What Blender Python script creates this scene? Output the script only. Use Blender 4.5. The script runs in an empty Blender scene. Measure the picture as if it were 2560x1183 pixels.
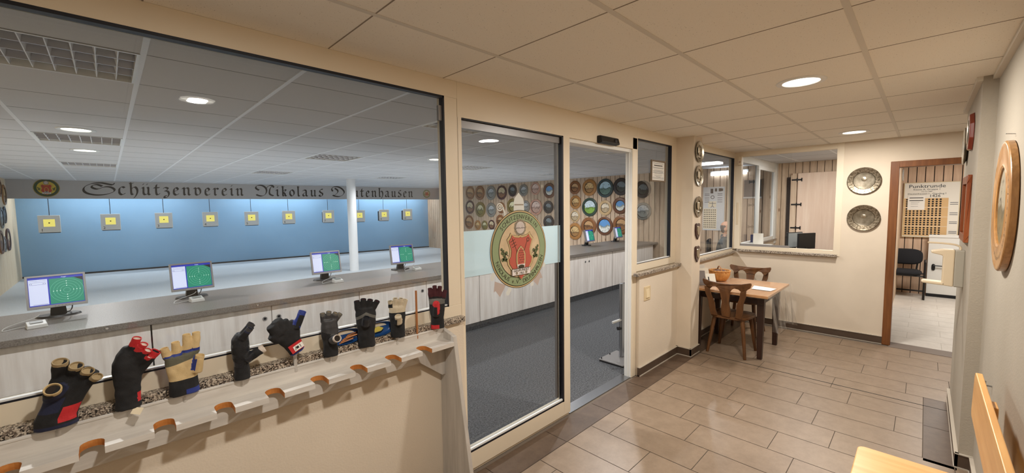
import bpy, bmesh, math, random
import numpy as np
from mathutils import Vector, Matrix, noise as mnoise
random.seed(7)
PI = math.pi
SC = bpy.context.scene
COL = SC.collection
SC.view_settings.view_transform = 'Standard'
SC.view_settings.look = 'None'
SC.view_settings.exposure = 0.12

# ------------------------------------------------------------------ mesh helpers
class MB:
    """collects geometry, built into ONE mesh object"""
    def __init__(s): s.v = []; s.f = []; s.m = []
    def add(s, vs, fs, m=0):
        o = len(s.v); s.v += [tuple(p) for p in vs]
        for f in fs: s.f.append([i + o for i in f]); s.m.append(m)
    def box(s, x0, y0, z0, x1, y1, z1, m=0):
        x0, x1 = min(x0, x1), max(x0, x1); y0, y1 = min(y0, y1), max(y0, y1); z0, z1 = min(z0, z1), max(z0, z1)
        s.add([(x0,y0,z0),(x1,y0,z0),(x1,y1,z0),(x0,y1,z0),(x0,y0,z1),(x1,y0,z1),(x1,y1,z1),(x0,y1,z1)],
              [(0,3,2,1),(4,5,6,7),(0,1,5,4),(1,2,6,5),(2,3,7,6),(3,0,4,7)], m)
    def obox(s, c, size, mat, m=0):
        a, b, d = [q / 2 for q in size]; n = len(s.v)
        s.box(-a, -b, -d, a, b, d, m)
        for i in range(n, len(s.v)): s.v[i] = tuple(Vector(c) + mat @ Vector(s.v[i]))
    def poly(s, pts, m=0): s.add(pts, [list(range(len(pts)))], m)
    def prism(s, A, B, m=0, mside=None):
        n = len(A); ms = m if mside is None else mside
        s.add(list(A) + list(B), [list(range(n))[::-1], list(range(n, 2 * n))], m)
        s.add(list(A) + list(B), [(i, (i + 1) % n, n + (i + 1) % n, n + i) for i in range(n)], ms)
    def loft(s, rings, m=0, caps=True, closed=True):
        n = len(rings[0]); vs = [p for r in rings for p in r]; fs = []
        for k in range(len(rings) - 1):
            for i in range(n if closed else n - 1):
                j = (i + 1) % n
                fs.append((k*n+i, k*n+j, (k+1)*n+j, (k+1)*n+i))
        if caps: fs += [list(range(n))[::-1], list(range((len(rings)-1)*n, len(rings)*n))]
        s.add(vs, fs, m)
    def tube(s, pts, r, n=8, m=0, caps=True):
        pts = [Vector(p) for p in pts]; rs = r if isinstance(r, (list, tuple)) else [r] * len(pts)
        rings = []; up = None
        for i, p in enumerate(pts):
            t = (pts[min(i+1, len(pts)-1)] - pts[max(i-1, 0)]).normalized()
            if up is None: up = Vector((0,0,1)) if abs(t.z) < .9 else Vector((1,0,0))
            a = (up - t * up.dot(t)).normalized(); b = t.cross(a); up = a
            rings.append([p + (a * math.cos(2*PI*k/n) + b * math.sin(2*PI*k/n)) * rs[i] for k in range(n)])
        s.loft(rings, m, caps)
    def lathe(s, prof, n=32, mat=None, m=0, caps=True):
        if len(prof) > 3 and prof[0][0] > 1e-4 and abs(prof[0][0]-prof[-1][0]) < 1e-6:   # a ring: close the profile
            if prof[0] != prof[-1]: prof = list(prof) + [prof[0]]
            caps = False
        rings = []
        for r, z in prof:
            ring = [Vector((r*math.cos(2*PI*k/n), r*math.sin(2*PI*k/n), z)) for k in range(n)]
            if mat is not None: ring = [mat @ p for p in ring]
            rings.append(ring)
        s.loft(rings, m, caps)

def material_list(m): return m if isinstance(m, (list, tuple)) else [m]
def obj(name, mb, mats, parent=None, smooth=None, bevel=0, loc=None, rot=None, recalc=True):
    me = bpy.data.meshes.new(name)
    me.from_pydata(mb.v, [], mb.f)
    for mm in material_list(mats): me.materials.append(mm)
    me.polygons.foreach_set('material_index', mb.m)
    if recalc:
        bm = bmesh.new(); bm.from_mesh(me)
        bmesh.ops.remove_doubles(bm, verts=bm.verts, dist=1e-6)
        bmesh.ops.recalc_face_normals(bm, faces=bm.faces)
        bm.to_mesh(me); bm.free()
    if smooth is not None:
        me.polygons.foreach_set('use_smooth', [True] * len(me.polygons))
        me.set_sharp_from_angle(angle=math.radians(smooth))
    o = bpy.data.objects.new(name, me); COL.objects.link(o)
    if parent is not None: o.parent = parent
    if loc is not None: o.location = loc
    if rot is not None: o.rotation_euler = rot
    if bevel:
        b = o.modifiers.new('bevel', 'BEVEL'); b.width = bevel; b.segments = 2
        b.limit_method = 'ANGLE'; b.angle_limit = math.radians(40)
    return o
def tag(o, label, cat, group=None):
    o['label'] = label; o['category'] = cat
    if group: o['group'] = group
    return o
def thing(name, label, cat, loc=(0,0,0), rz=0, group=None):
    o = bpy.data.objects.new(name, None); COL.objects.link(o)
    o.location = loc; o.rotation_euler = (0, 0, rz); o.empty_display_size = .05
    return tag(o, label, cat, group)
def struct(name, mb, mats, parent=None, **k):
    o = obj(name, mb, mats, parent, **k)
    if parent is None: o['kind'] = 'structure'
    return o
def copy_tree(o, parent=None):
    c = o.copy(); COL.objects.link(c)
    if parent is not None: c.parent = parent
    for ch in [q for q in bpy.data.objects if q.parent == o]: copy_tree(ch, c)
    return c

# ------------------------------------------------------------------ materials
def lin(c):
    return tuple(((x/255)/12.92 if x/255 <= .04045 else ((x/255+.055)/1.055)**2.4) for x in c) + (1,)
def newmat(name):
    m = bpy.data.materials.new(name); m.use_nodes = True
    nt = m.node_tree; b = nt.nodes['Principled BSDF']
    return m, nt, b
def coords(nt, scale=(1,1,1), rot=(0,0,0)):
    tc = nt.nodes.new('ShaderNodeTexCoord'); mp = nt.nodes.new('ShaderNodeMapping')
    mp.inputs['Scale'].default_value = scale; mp.inputs['Rotation'].default_value = rot
    nt.links.new(tc.outputs['Object'], mp.inputs['Vector']); return mp.outputs['Vector']
def ramp(nt, fac, stops, interp='LINEAR'):
    r = nt.nodes.new('ShaderNodeValToRGB'); r.color_ramp.interpolation = interp
    e = r.color_ramp.elements
    while len(e) < len(stops): e.new(.5)
    for k, (p, c) in enumerate(stops): e[k].position = p; e[k].color = lin(c)
    nt.links.new(fac, r.inputs['Fac']); return r.outputs['Color']
def nz(nt, vec, scale, detail=3, rough=.5):
    n = nt.nodes.new('ShaderNodeTexNoise'); n.inputs['Scale'].default_value = scale
    n.inputs['Detail'].default_value = detail; n.inputs['Roughness'].default_value = rough
    nt.links.new(vec, n.inputs['Vector']); return n.outputs['Fac']
def bumpify(nt, b, h, strength, dist=.002):
    bp = nt.nodes.new('ShaderNodeBump'); bp.inputs['Strength'].default_value = strength; bp.inputs['Distance'].default_value = dist
    nt.links.new(h, bp.inputs['Height']); nt.links.new(bp.outputs['Normal'], b.inputs['Normal'])
def M(name, rgb, rough=.5, metal=0, var=None, bump=None, emit=0, spec=.5, coat=0):
    m, nt, b = newmat(name)
    b.inputs['Base Color'].default_value = lin(rgb); b.inputs['Roughness'].default_value = rough
    b.inputs['Metallic'].default_value = metal; b.inputs['Specular IOR Level'].default_value = spec
    b.inputs['Coat Weight'].default_value = coat
    if var:
        sc, am = var; v = coords(nt)
        c = ramp(nt, nz(nt, v, sc), [(.3, [max(0, q - am) for q in rgb]), (.7, [min(255, q + am) for q in rgb])])
        nt.links.new(c, b.inputs['Base Color'])
    if bump:
        v = coords(nt); bumpify(nt, b, nz(nt, v, bump[0], 4), bump[1])
    if emit:
        b.inputs['Emission Color'].default_value = lin(rgb); b.inputs['Emission Strength'].default_value = emit
    return m
def wood(name, c1, c2, axis='z', s=1, rough=.45, knots=None, coat=0):
    m, nt, b = newmat(name); b.inputs['Roughness'].default_value = rough; b.inputs['Coat Weight'].default_value = coat
    st = {'x': (.08, 1, 1), 'y': (1, .08, 1), 'z': (1, 1, .08)}[axis]
    v = coords(nt, tuple(q * s for q in st))
    n1 = nz(nt, v, 22, 4, .6)
    c = ramp(nt, n1, [(.3, c1), (.5, [(a+d)/2 for a, d in zip(c1, c2)]), (.68, c2)])
    if knots:
        v2 = coords(nt, tuple((.35 if q < .5 else 1) for q in st))
        vo = nt.nodes.new('ShaderNodeTexVoronoi'); vo.inputs['Scale'].default_value = knots[0]
        nt.links.new(v2, vo.inputs['Vector'])
        k = ramp(nt, vo.outputs['Distance'], [(0, (255,255,255)), (knots[1], (255,255,255)), (knots[1]*2, (0,0,0))])
        mx = nt.nodes.new('ShaderNodeMix'); mx.data_type = 'RGBA'
        nt.links.new(k, mx.inputs[0]); nt.links.new(c, mx.inputs[6]); mx.inputs[7].default_value = lin(knots[2])
        c = mx.outputs[2]
    nt.links.new(c, b.inputs['Base Color']); bumpify(nt, b, n1, .08)
    return m
def glass(name, tint=(249,250,250), ior=1.5, haze=0):
    m = bpy.data.materials.new(name); m.use_nodes = True; nt = m.node_tree; nt.nodes.clear()
    out = nt.nodes.new('ShaderNodeOutputMaterial'); mix = nt.nodes.new('ShaderNodeMixShader')
    tr = nt.nodes.new('ShaderNodeBsdfTransparent'); gl = nt.nodes.new('ShaderNodeBsdfGlossy'); fr = nt.nodes.new('ShaderNodeFresnel')
    tr.inputs['Color'].default_value = lin(tint); gl.inputs['Roughness'].default_value = 0.0
    fr.inputs['IOR'].default_value = ior
    nt.links.new(fr.outputs[0], mix.inputs[0]); nt.links.new(tr.outputs[0], mix.inputs[1]); nt.links.new(gl.outputs[0], mix.inputs[2])
    nt.links.new(mix.outputs[0], out.inputs[0]); return m
def film(name, rgb, opaque, rough=.3):
    m, nt, b = newmat(name); b.inputs['Base Color'].default_value = lin(rgb); b.inputs['Roughness'].default_value = rough
    b.inputs['Alpha'].default_value = opaque; return m
def granite(name):
    m, nt, b = newmat(name); v = coords(nt); b.inputs['Roughness'].default_value = .18
    vo = nt.nodes.new('ShaderNodeTexVoronoi'); vo.inputs['Scale'].default_value = 240; nt.links.new(v, vo.inputs['Vector'])
    n = nz(nt, v, 70, 3, .6)
    ma = nt.nodes.new('ShaderNodeMath'); ma.operation = 'ADD'; sx = nt.nodes.new('ShaderNodeSeparateColor')
    nt.links.new(vo.outputs['Color'], sx.inputs[0]); nt.links.new(sx.outputs[0], ma.inputs[0]); nt.links.new(n, ma.inputs[1])
    mb = nt.nodes.new('ShaderNodeMath'); mb.operation = 'MULTIPLY'; mb.inputs[1].default_value = .5; nt.links.new(ma.outputs[0], mb.inputs[0])
    c = ramp(nt, mb.outputs[0], [(0, (38,34,32)), (.33, (95,84,76)), (.45, (164,150,134)), (.56, (205,193,176)), (.68, (120,108,98))], 'CONSTANT')
    nt.links.new(c, b.inputs['Base Color']); return m
def speckle(name, c1, c2, scale, rough=.6, bump=0):
    m, nt, b = newmat(name); v = coords(nt); b.inputs['Roughness'].default_value = rough
    n = nz(nt, v, scale, 5, .8)
    nt.links.new(ramp(nt, n, [(.36, c1), (.64, c2)]), b.inputs['Base Color'])
    if bump: bumpify(nt, b, n, bump, .004)
    return m
def pitted(name, rgb, dark, scale=170):
    m, nt, b = newmat(name); v = coords(nt); b.inputs['Roughness'].default_value = .9; b.inputs['Specular IOR Level'].default_value = .2
    n = nz(nt, v, scale, 2, .5)
    nt.links.new(ramp(nt, n, [(.27, dark), (.33, rgb)]), b.inputs['Base Color']); return m

MAT = {}
def mk(k, m): MAT[k] = m
mk('cream', M('cream_plaster', (226,212,192), .85, var=(3, 4), bump=(60, .12)))
mk('rough', M('rough_plaster', (224,211,192), .9, var=(2, 4), bump=(110, .45)))
mk('frame', M('cream_lacquer', (234,221,198), .38))
mk('white_frame', M('white_lacquer', (232,232,228), .35))
mk('gasket', M('dark_rubber', (16,18,30), .5))
mk('white_bead', M('white_bead', (236,238,238), .3))
mk('pane', glass('clear_glass'))
mk('frost', None)
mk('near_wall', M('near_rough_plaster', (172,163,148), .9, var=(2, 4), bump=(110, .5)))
mk('granite', granite('speckled_granite'))
mk('tile', speckle('beige_floor_tile', (136,117,98), (150,130,110), 9, .36))
mk('dark_tile', speckle('brown_floor_tile', (84,67,54), (98,80,65), 9, .42))
mk('base_tile', M('brown_base_tile', (84,68,56), .4, var=(8, 4)))
mk('grout', M('grey_grout', (112,100,88), .9))
mk('lightgrout', M('light_grout', (190,180,165), .9))
mk('ceil', pitted('ceiling_tile', (246,240,228), (168,156,140)))
mk('ceil2', pitted('ceiling_tile_cool', (212,212,214), (180,180,184)))
mk('tbar', M('ceiling_runner', (220,213,200), .6))
mk('tbar2', M('ceiling_runner_white', (235,236,238), .5))
mk('joint', M('ceiling_joint', (150,138,124), .9))
mk('joint2', M('ceiling_joint_grey', (150,150,154), .9))
mk('carpet', speckle('dark_grey_carpet', (30,31,33), (106,108,112), 75, .95, .5))
mk('plinth', M('dark_grey_plinth', (62,63,66), .85, var=(60, 14)))
mk('rangefloor', speckle('pale_grey_floor', (186,194,200), (206,213,218), 40, .5))
mk('blue', M('blue_painted_wall', (124,162,192), .75, var=(1.2, 3)))
mk('pine_pale', wood('pale_pine_boards', (222,196,160), (240,222,192), 'z', 1.2, .6))
mk('pine_cool', wood('limed_pine_boards', (196,170,144), (226,204,178), 'z', 1.2, .6, knots=(7, .05, (140,104,78))))
mk('gap', M('dark_board_gap', (40,28,24), .9))
mk('cab_white', wood('whitewashed_cabinet', (218,210,204), (244,240,236), 'z', .8, .5))
mk('counter', speckle('grey_laminate', (84,78,73), (134,127,120), 130, .42))
mk('counter_edge', speckle('grey_laminate_edge', (96,90,86), (126,120,114), 260, .5))
mk('black', M('black_plastic', (18,18,20), .45))
mk('matte_black', M('matte_black', (26,26,28), .8))
mk('silver', M('silver_plastic', (150,148,148), .35, .3))
mk('lightgrey', M('light_grey_plastic', (205,205,202), .4))
mk('steel', M('brushed_steel', (170,172,176), .28, 1))
mk('chrome', M('chrome', (220,222,226), .12, 1))
mk('ink', M('black_ink', (22,20,22), .7))
mk('ink_soft', M('soft_grey_ink', (110,112,120), .8))
mk('paper', M('white_paper', (240,238,232), .7))
mk('valance', M('grey_valance', (186,184,184), .8))
mk('column', M('white_column', (232,234,236), .6))
mk('brown_door', wood('brown_door_wood', (110,64,30), (142,90,48), 'z', 1, .4))
mk('rack', wood('greywashed_wood', (196,190,182), (222,217,209), 'x', 1.2, .55))
mk('rack_z', wood('greywashed_wood_upright', (178,172,164), (204,198,190), 'z', 1.2, .55))
mk('notch', wood('raw_notch_wood', (176,106,44), (208,140,72), 'x', 2, .6))
mk('peg', wood('brown_peg_wood', (150,94,52), (184,124,76), 'z', 2, .5))
mk('bench', wood('lacquered_pine', (218,158,88), (238,186,118), 'y', 1, .32, knots=(6, .055, (128,70,30)), coat=.2))
mk('bench_x', wood('lacquered_pine_board', (216,156,86), (238,184,114), 'x', 1, .32, knots=(6, .055, (128,70,30)), coat=.2))
mk('table', wood('honey_table_top', (196,140,88), (216,164,112), 'x', 1, .3, coat=.3))
mk('table_dark', wood('dark_table_leg', (44,26,18), (62,38,28), 'z', 1, .4))
mk('chairw', wood('oak_chair', (86,54,28), (118,78,44), 'z', 1, .4))
mk('wicker', wood('wicker', (188,128,66), (224,170,104), 'z', 3, .6))
mk('pewter', M('pewter', (150,141,124), .27, .9, var=(3, 26)))
mk('pewter_bright', M('bright_pewter', (196,186,166), .22, .95))
mk('pewter_rim', M('embossed_pewter', (132,120,100), .36, .85, var=(9, 46), bump=(11, .9)))
mk('dark_plaque', M('dark_red_plaque', (58,24,22), .25, coat=.5))
mk('led', M('lamp_diffuser', (255,248,232), .5, emit=6))
mk('tube', M('tube_light', (235,245,255), .5, emit=7))
mk('louver', M('mirror_louver', (176,176,182), .3, .5))
mk('blade', M('louver_blade_glint', (236,238,242), .4))  # cross blades coloured light to stand in for glints between the cells
mk('skin', M('skin', (206,158,132), .55))
mk('hair', M('grey_hair', (96,90,86), .8))
mk('jacket', M('grey_jacket', (78,84,88), .85, var=(20, 10)))
mk('trousers', M('dark_trousers', (44,46,56), .85))
mk('fabric_black', M('black_chair_fabric', (30,31,36), .95, bump=(300, .3)))
mk('beige', M('beige_plastic', (222,204,174), .4))
mk('beige_grey', M('grey_beige_plastic', (168,162,148), .5))
mk('redbrown', wood('redbrown_frame', (120,56,24), (156,84,42), 'z', 1, .35))
mk('blue_plastic', M('blue_plastic', (28,74,132), .35))
mk('yellow', M('yellow_plastic', (222,206,96), .5))
mk('orange_wood', wood('orange_sticks', (176,106,56), (216,150,96), 'x', 3, .6))
mk('foil', None)

def foil():
    m = bpy.data.materials.new('clear_foil'); m.use_nodes = True; nt = m.node_tree; nt.nodes.clear()
    out = nt.nodes.new('ShaderNodeOutputMaterial'); mix = nt.nodes.new('ShaderNodeMixShader')
    tr = nt.nodes.new('ShaderNodeBsdfTransparent'); gl = nt.nodes.new('ShaderNodeBsdfGlossy'); df = nt.nodes.new('ShaderNodeBsdfDiffuse')
    gl.inputs['Roughness'].default_value = .12; df.inputs['Color'].default_value = lin((225,220,212))
    lw = nt.nodes.new('ShaderNodeLayerWeight'); lw.inputs['Blend'].default_value = .25
    m2 = nt.nodes.new('ShaderNodeMixShader'); m2.inputs[0].default_value = .35
    nt.links.new(gl.outputs[0], m2.inputs[1]); nt.links.new(df.outputs[0], m2.inputs[2])
    mp = nt.nodes.new('ShaderNodeMapRange'); nt.links.new(lw.outputs['Facing'], mp.inputs[0])
    mp.inputs[3].default_value = .06; mp.inputs[4].default_value = .4
    nt.links.new(mp.outputs[0], mix.inputs[0]); nt.links.new(tr.outputs[0], mix.inputs[1]); nt.links.new(m2.outputs[0], mix.inputs[2])
    nt.links.new(mix.outputs[0], out.inputs[0]); return m
MAT['foil'] = foil()
def frosted():
    m = bpy.data.materials.new('frosted_film'); m.use_nodes = True; nt = m.node_tree; nt.nodes.clear()
    out = nt.nodes.new('ShaderNodeOutputMaterial'); mx = nt.nodes.new('ShaderNodeMixShader'); m2 = nt.nodes.new('ShaderNodeMixShader')
    d = nt.nodes.new('ShaderNodeBsdfDiffuse'); t = nt.nodes.new('ShaderNodeBsdfTranslucent'); tr = nt.nodes.new('ShaderNodeBsdfTransparent')
    d.inputs[0].default_value = lin((222,238,240)); t.inputs[0].default_value = lin((214,240,244)); m2.inputs[0].default_value = .6; mx.inputs[0].default_value = .12
    nt.links.new(d.outputs[0], m2.inputs[1]); nt.links.new(t.outputs[0], m2.inputs[2]); nt.links.new(m2.outputs[0], mx.inputs[1]); nt.links.new(tr.outputs[0], mx.inputs[2])
    nt.links.new(mx.outputs[0], out.inputs[0]); return m
MAT['frost'] = frosted()
cy = SC.cycles; cy.max_bounces = 5; cy.diffuse_bounces = 4; cy.glossy_bounces = 3; cy.transmission_bounces = 2; cy.transparent_max_bounces = 10
cy.caustics_reflective = False; cy.caustics_refractive = False; cy.adaptive_threshold = .03

# ------------------------------------------------------------------ camera (about 1.6 m above the floor, wide lens)
cam = bpy.data.cameras.new('camera'); co = bpy.data.objects.new('camera', cam); COL.objects.link(co)
yaw, pit, rol = 0.791365544, -0.0720813716, -0.0131634281
f = Vector((math.cos(yaw)*math.cos(pit), math.sin(yaw)*math.cos(pit), math.sin(pit)))
r = Vector((math.sin(yaw), -math.cos(yaw), 0)); u = r.cross(f)
r2 = r*math.cos(rol) + u*math.sin(rol); u2 = -r*math.sin(rol) + u*math.cos(rol)
R = Matrix((r2, u2, -f)).transposed()
co.matrix_world = Matrix.Translation((0, 0, 1.6)) @ R.to_4x4()
cam.sensor_fit = 'HORIZONTAL'; cam.sensor_width = 36; cam.lens = 36 * 1020.4 / 2560; cam.clip_start = .03; cam.clip_end = 60
SC.camera = co

# ------------------------------------------------------------------ lettering
_cache = {}
def glyphs(txt, size=1.0, align='CENTER'):
    k = (txt, align)
    if k not in _cache:
        cu = bpy.data.curves.new('t', 'FONT'); cu.body = txt; cu.size = 1; cu.align_x = align; cu.resolution_u = 2
        o = bpy.data.objects.new('t', cu); me = o.to_mesh()
        _cache[k] = ([(v.co.x, v.co.y) for v in me.vertices], [list(p.vertices) for p in me.polygons])
        o.to_mesh_clear(); bpy.data.objects.remove(o); bpy.data.curves.remove(cu)
    vs, fs = _cache[k]
    return [(x*size, y*size) for x, y in vs], fs
def text(mb, txt, x, z, size, d=-.001, m=0, align='CENTER', sx=1.0):
    vs, fs = glyphs(txt, size, align)
    mb.add([(x + a*sx, d, z + b) for a, b in vs], fs, m)
def text_arc(mb, txt, cx, cz, rad, a0, a1, size, d, m=0, inside=False):
    n = len(txt)
    for i, ch in enumerate(txt):
        if ch == ' ': continue
        a = math.radians(a0 + (a1 - a0) * (i / (n - 1)))
        vs, fs = glyphs(ch, size); rot = a - PI/2 if not inside else a + PI/2
        c, s = math.cos(rot), math.sin(rot); px, pz = cx + rad*math.cos(a), cz + rad*math.sin(a)
        out = [(px + (x*c - (y - size*.34)*s), d, pz + (x*s + (y - size*.34)*c)) for x, y in vs]
        mb.add(out, fs, m)
def ring2(mb, cx, cz, r0, r1, d, m=0, n=64, sq=1):
    a = [2*PI*k/n for k in range(n)]
    vs = [(cx + r0*math.cos(q), d, cz + r0*sq*math.sin(q)) for q in a] + [(cx + r1*math.cos(q), d, cz + r1*sq*math.sin(q)) for q in a]
    mb.add(vs, [(k, (k+1) % n, n + (k+1) % n, n + k) for k in range(n)], m)
def disc2(mb, cx, cz, r, d, m=0, n=48, sq=1):
    mb.poly([(cx + r*math.cos(2*PI*k/n), d, cz + r*sq*math.sin(2*PI*k/n)) for k in range(n)], m)
def line2(mb, pts, w, d, m=0):
    for (x0, z0), (x1, z1) in zip(pts, pts[1:]):
        L = math.hypot(x1-x0, z1-z0) or 1; nx, nzz = -(z1-z0)/L*w/2, (x1-x0)/L*w/2
        mb.poly([(x0+nx, d, z0+nzz), (x1+nx, d, z1+nzz), (x1-nx, d, z1-nzz), (x0-nx, d, z0-nzz)], m)
def rect2(mb, x0, z0, x1, z1, d, m=0): mb.poly([(x0,d,z0),(x1,d,z0),(x1,d,z1),(x0,d,z1)], m)

# broad nib blackletter strokes, x height 1
BL = {
 'c': (.75, [[(.62,.86),(.42,1.0),(.2,.82),(.14,.5),(.16,.18),(.36,-.02),(.66,.2)]]),
 'h': (.86, [[(.1,1.5),(.2,1.42),(.2,.9),(.2,.15),(.34,0)], [(.44,1.5),(.3,1.42)], [(.22,.72),(.5,1.0),(.7,.8),(.74,.4),(.62,-.05),(.4,-.42)]]),
 'u': (.9, [[(.06,.84),(.18,.98),(.22,.8),(.2,.2),(.36,0),(.6,.2)], [(.56,.98),(.66,.86),(.64,.14),(.78,.0)]]),
 't': (.62, [[(.32,1.35),(.26,1.05),(.24,.2),(.38,0),(.58,.2)], [(.04,.93),(.56,.95)]]),
 'z': (.7, [[(.08,.84),(.26,1.0),(.52,.86),(.34,.56)], [(.2,.55),(.46,.5),(.58,.26),(.56,0),(.4,-.3),(.16,-.36),(.14,-.16),(.36,-.1)]]),
 'e': (.72, [[(.16,.46),(.56,.7),(.4,1.0),(.2,.82),(.14,.4),(.18,.14),(.36,-.02),(.64,.2)]]),
 'n': (.92, [[(.04,.82),(.16,1.0),(.22,.82),(.2,.14),(.32,0)], [(.22,.76),(.5,1.0),(.66,.82),(.64,.14),(.8,0)]]),
 'v': (.86, [[(.04,.86),(.16,1.02),(.24,.84),(.22,.2),(.4,0),(.66,.2),(.72,.6),(.6,.92),(.42,1.0),(.26,.78)]]),
 'r': (.66, [[(.04,.82),(.16,1.0),(.22,.82),(.2,.14),(.34,0)], [(.22,.72),(.42,1.0),(.6,.84)]]),
 'i': (.46, [[(.04,.82),(.16,1.0),(.22,.82),(.2,.14),(.36,0)], [(.2,1.3),(.3,1.46)]]),
 'k': (.74, [[(.1,1.5),(.2,1.42),(.2,.9),(.2,.12),(.32,0)], [(.42,1.5),(.3,1.42)], [(.22,.7),(.46,1.0),(.58,.84),(.26,.56)], [(.26,.56),(.46,.3),(.48,.1),(.64,0)]]),
 'o': (.78, [[(.4,1.0),(.18,.8),(.14,.3),(.36,0),(.62,.24),(.64,.7),(.4,1.0),(.3,.9)]]),
 'l': (.46, [[(.1,1.5),(.2,1.4),(.2,.16),(.38,0)], [(.4,1.5),(.3,1.4)]]),
 'a': (.86, [[(.1,.8),(.3,1.0),(.56,.84),(.56,.14),(.74,0)], [(.54,.58),(.24,.44),(.12,.2),(.3,0),(.54,.24)]]),
 's': (.74, [[(.62,1.12),(.42,1.16),(.2,.86),(.34,.62),(.58,.44),(.56,.12),(.3,0),(.1,.16),(.3,.26)]]),
 'S': (2.75, [[(2.6,1.42),(2.5,1.22),(2.1,1.3),(1.5,1.44),(.8,1.34),(.22,.95),(.08,.5),(.34,.14),(1.0,-.06),(1.8,0),(2.45,.3),(2.6,.62),(2.3,.92),(1.8,.95),(1.2,.66),(.78,.85),(.8,1.1),(1.2,1.22),(1.6,1.02)]]),
 'N': (2.3, [[(.42,.86),(.1,1.1),(.08,1.4),(.4,1.6),(.86,1.55),(1.22,1.2),(1.3,.7),(1.1,.2),(.7,-.02),(.3,.06),(.08,.2)], [(1.25,1.1),(1.6,1.55),(2.0,1.6),(2.2,1.3)], [(1.95,1.5),(1.7,1.0),(1.66,.3),(2.1,.02)]]),
 'D': (2.1, [[(.2,.85),(.04,1.2),(.3,1.55),(.9,1.6),(1.5,1.3),(1.85,.75),(1.6,.25),(1.1,0),(.5,.06),(.16,.22)], [(.5,1.35),(.9,1.0),(.85,.6),(.4,.2)]]),
}
def catmull(p, k=6):
    q = [p[0]] + list(p) + [p[-1]]; out = []
    for i in range(1, len(q) - 2):
        for t in range(k):
            t /= k
            out.append(tuple(.5*((2*q[i][j]) + (-q[i-1][j]+q[i+1][j])*t + (2*q[i-1][j]-5*q[i][j]+4*q[i+1][j]-q[i+2][j])*t*t + (-q[i-1][j]+3*q[i][j]-3*q[i+1][j]+q[i+2][j])*t**3) for j in (0, 1)))
    return out + [p[-1]]
def blackletter(mb, word, x0, x1, z0, xh, d, m=0, nib=.2):
    ww = 0
    seq = []
    for ch in word:
        base = {'ü': 'u'}.get(ch, ch); w, st = BL[base]; seq.append((ch, ww, st)); ww += w + (.22 if ch.islower() or ch == 'ü' else .1)
    kx = (x1 - x0) / (ww - .2)
    ca, sa = math.cos(math.radians(40)) * nib/2, math.sin(math.radians(40)) * nib/2
    for ch, off, st in seq:
        if ch == 'ü': st = st + [[(.18,1.3),(.28,1.44)], [(.52,1.3),(.62,1.44)]]
        sc = 1.0
        for s in st:
            pts = catmull(s, 5)
            for a, b in zip(pts, pts[1:]):
                q = [(a[0]-ca, a[1]-sa), (a[0]+ca, a[1]+sa), (b[0]+ca, b[1]+sa), (b[0]-ca, b[1]-sa)]
                # thin edge so hairlines survive
                e = .028; dx, dz = b[0]-a[0], b[1]-a[1]; L = math.hypot(dx, dz) or 1; nx, nn = -dz/L*e, dx/L*e
                mb.poly([(x0 + (off+x)*kx, d, z0 + z*xh) for x, z in q], m)
                mb.poly([(x0 + (off+x)*kx, d-.0005, z0 + z*xh) for x, z in [(a[0]+nx,a[1]+nn),(b[0]+nx,b[1]+nn),(b[0]-nx,b[1]-nn),(a[0]-nx,a[1]-nn)]], m)
# ================================================================== THE SETTING
FY = 1.86; CEIL = 2.3
TX0, TDX, TLY = 1.854, .2806, .57
RX0, RX1 = -1.43, 8.45                      # shooting range, left and right walls
# --- hall floor: real tiles on a grout bed
mb = MB()
mb.poly([(-3,-.8,-.004),(6.3,-.8,-.004),(6.3,1.95,-.004),(-3,1.95,-.004)], 0)
g = .0022
def tile(x0, x1, y0, y1, m):
    if x1 - x0 > .01 and y1 - y0 > .01: mb.poly([(x0+g,y0+g,0),(x1-g,y0+g,0),(x1-g,y1-g,0),(x0+g,y1-g,0)], m)
offs = [.052, .36, .517, .093, .38, .516, .09, .375, .516]
for k in range(-18, 15):
    x0 = TX0 + TDX * k; x1 = x0 + TDX
    if x1 > 6.12: x1 = 6.12
    if x0 > 6.1: break
    o = offs[(k - 1) % 9] if k < 12 else (.2, .42, .05)[k % 3]
    spans = [(x0, x1)]
    if x0 < 4.47 < x1: spans = [(x0, 4.468), (4.476, x1)]
    for a, b in spans:
        ylo = -.053 if 3.4 < (a+b)/2 < 4.66 else (-.75 if a > 4.6 else -.26)
        ys = [ylo] + [y for y in [o + TLY * j for j in range(-3, 4)] if ylo + .02 < y < 1.63] + [1.65]
        for y0, y1 in zip(ys, ys[1:]): tile(a, b, y0, y1, 1)
x = -3.0
while x < 6.1: tile(x, min(x + .57, 6.12), 1.65, 1.845, 2); x += .57
tile(3.5, 4.07, -.2, -.053, 2); tile(4.07, 4.66, -.2, -.053, 2)
mb.box(4.468, -.7, -.003, 4.476, 1.65, .0006, 3)
struct('floor', mb, [MAT['grout'], MAT['tile'], MAT['dark_tile'], MAT['matte_black']], recalc=False)
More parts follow.
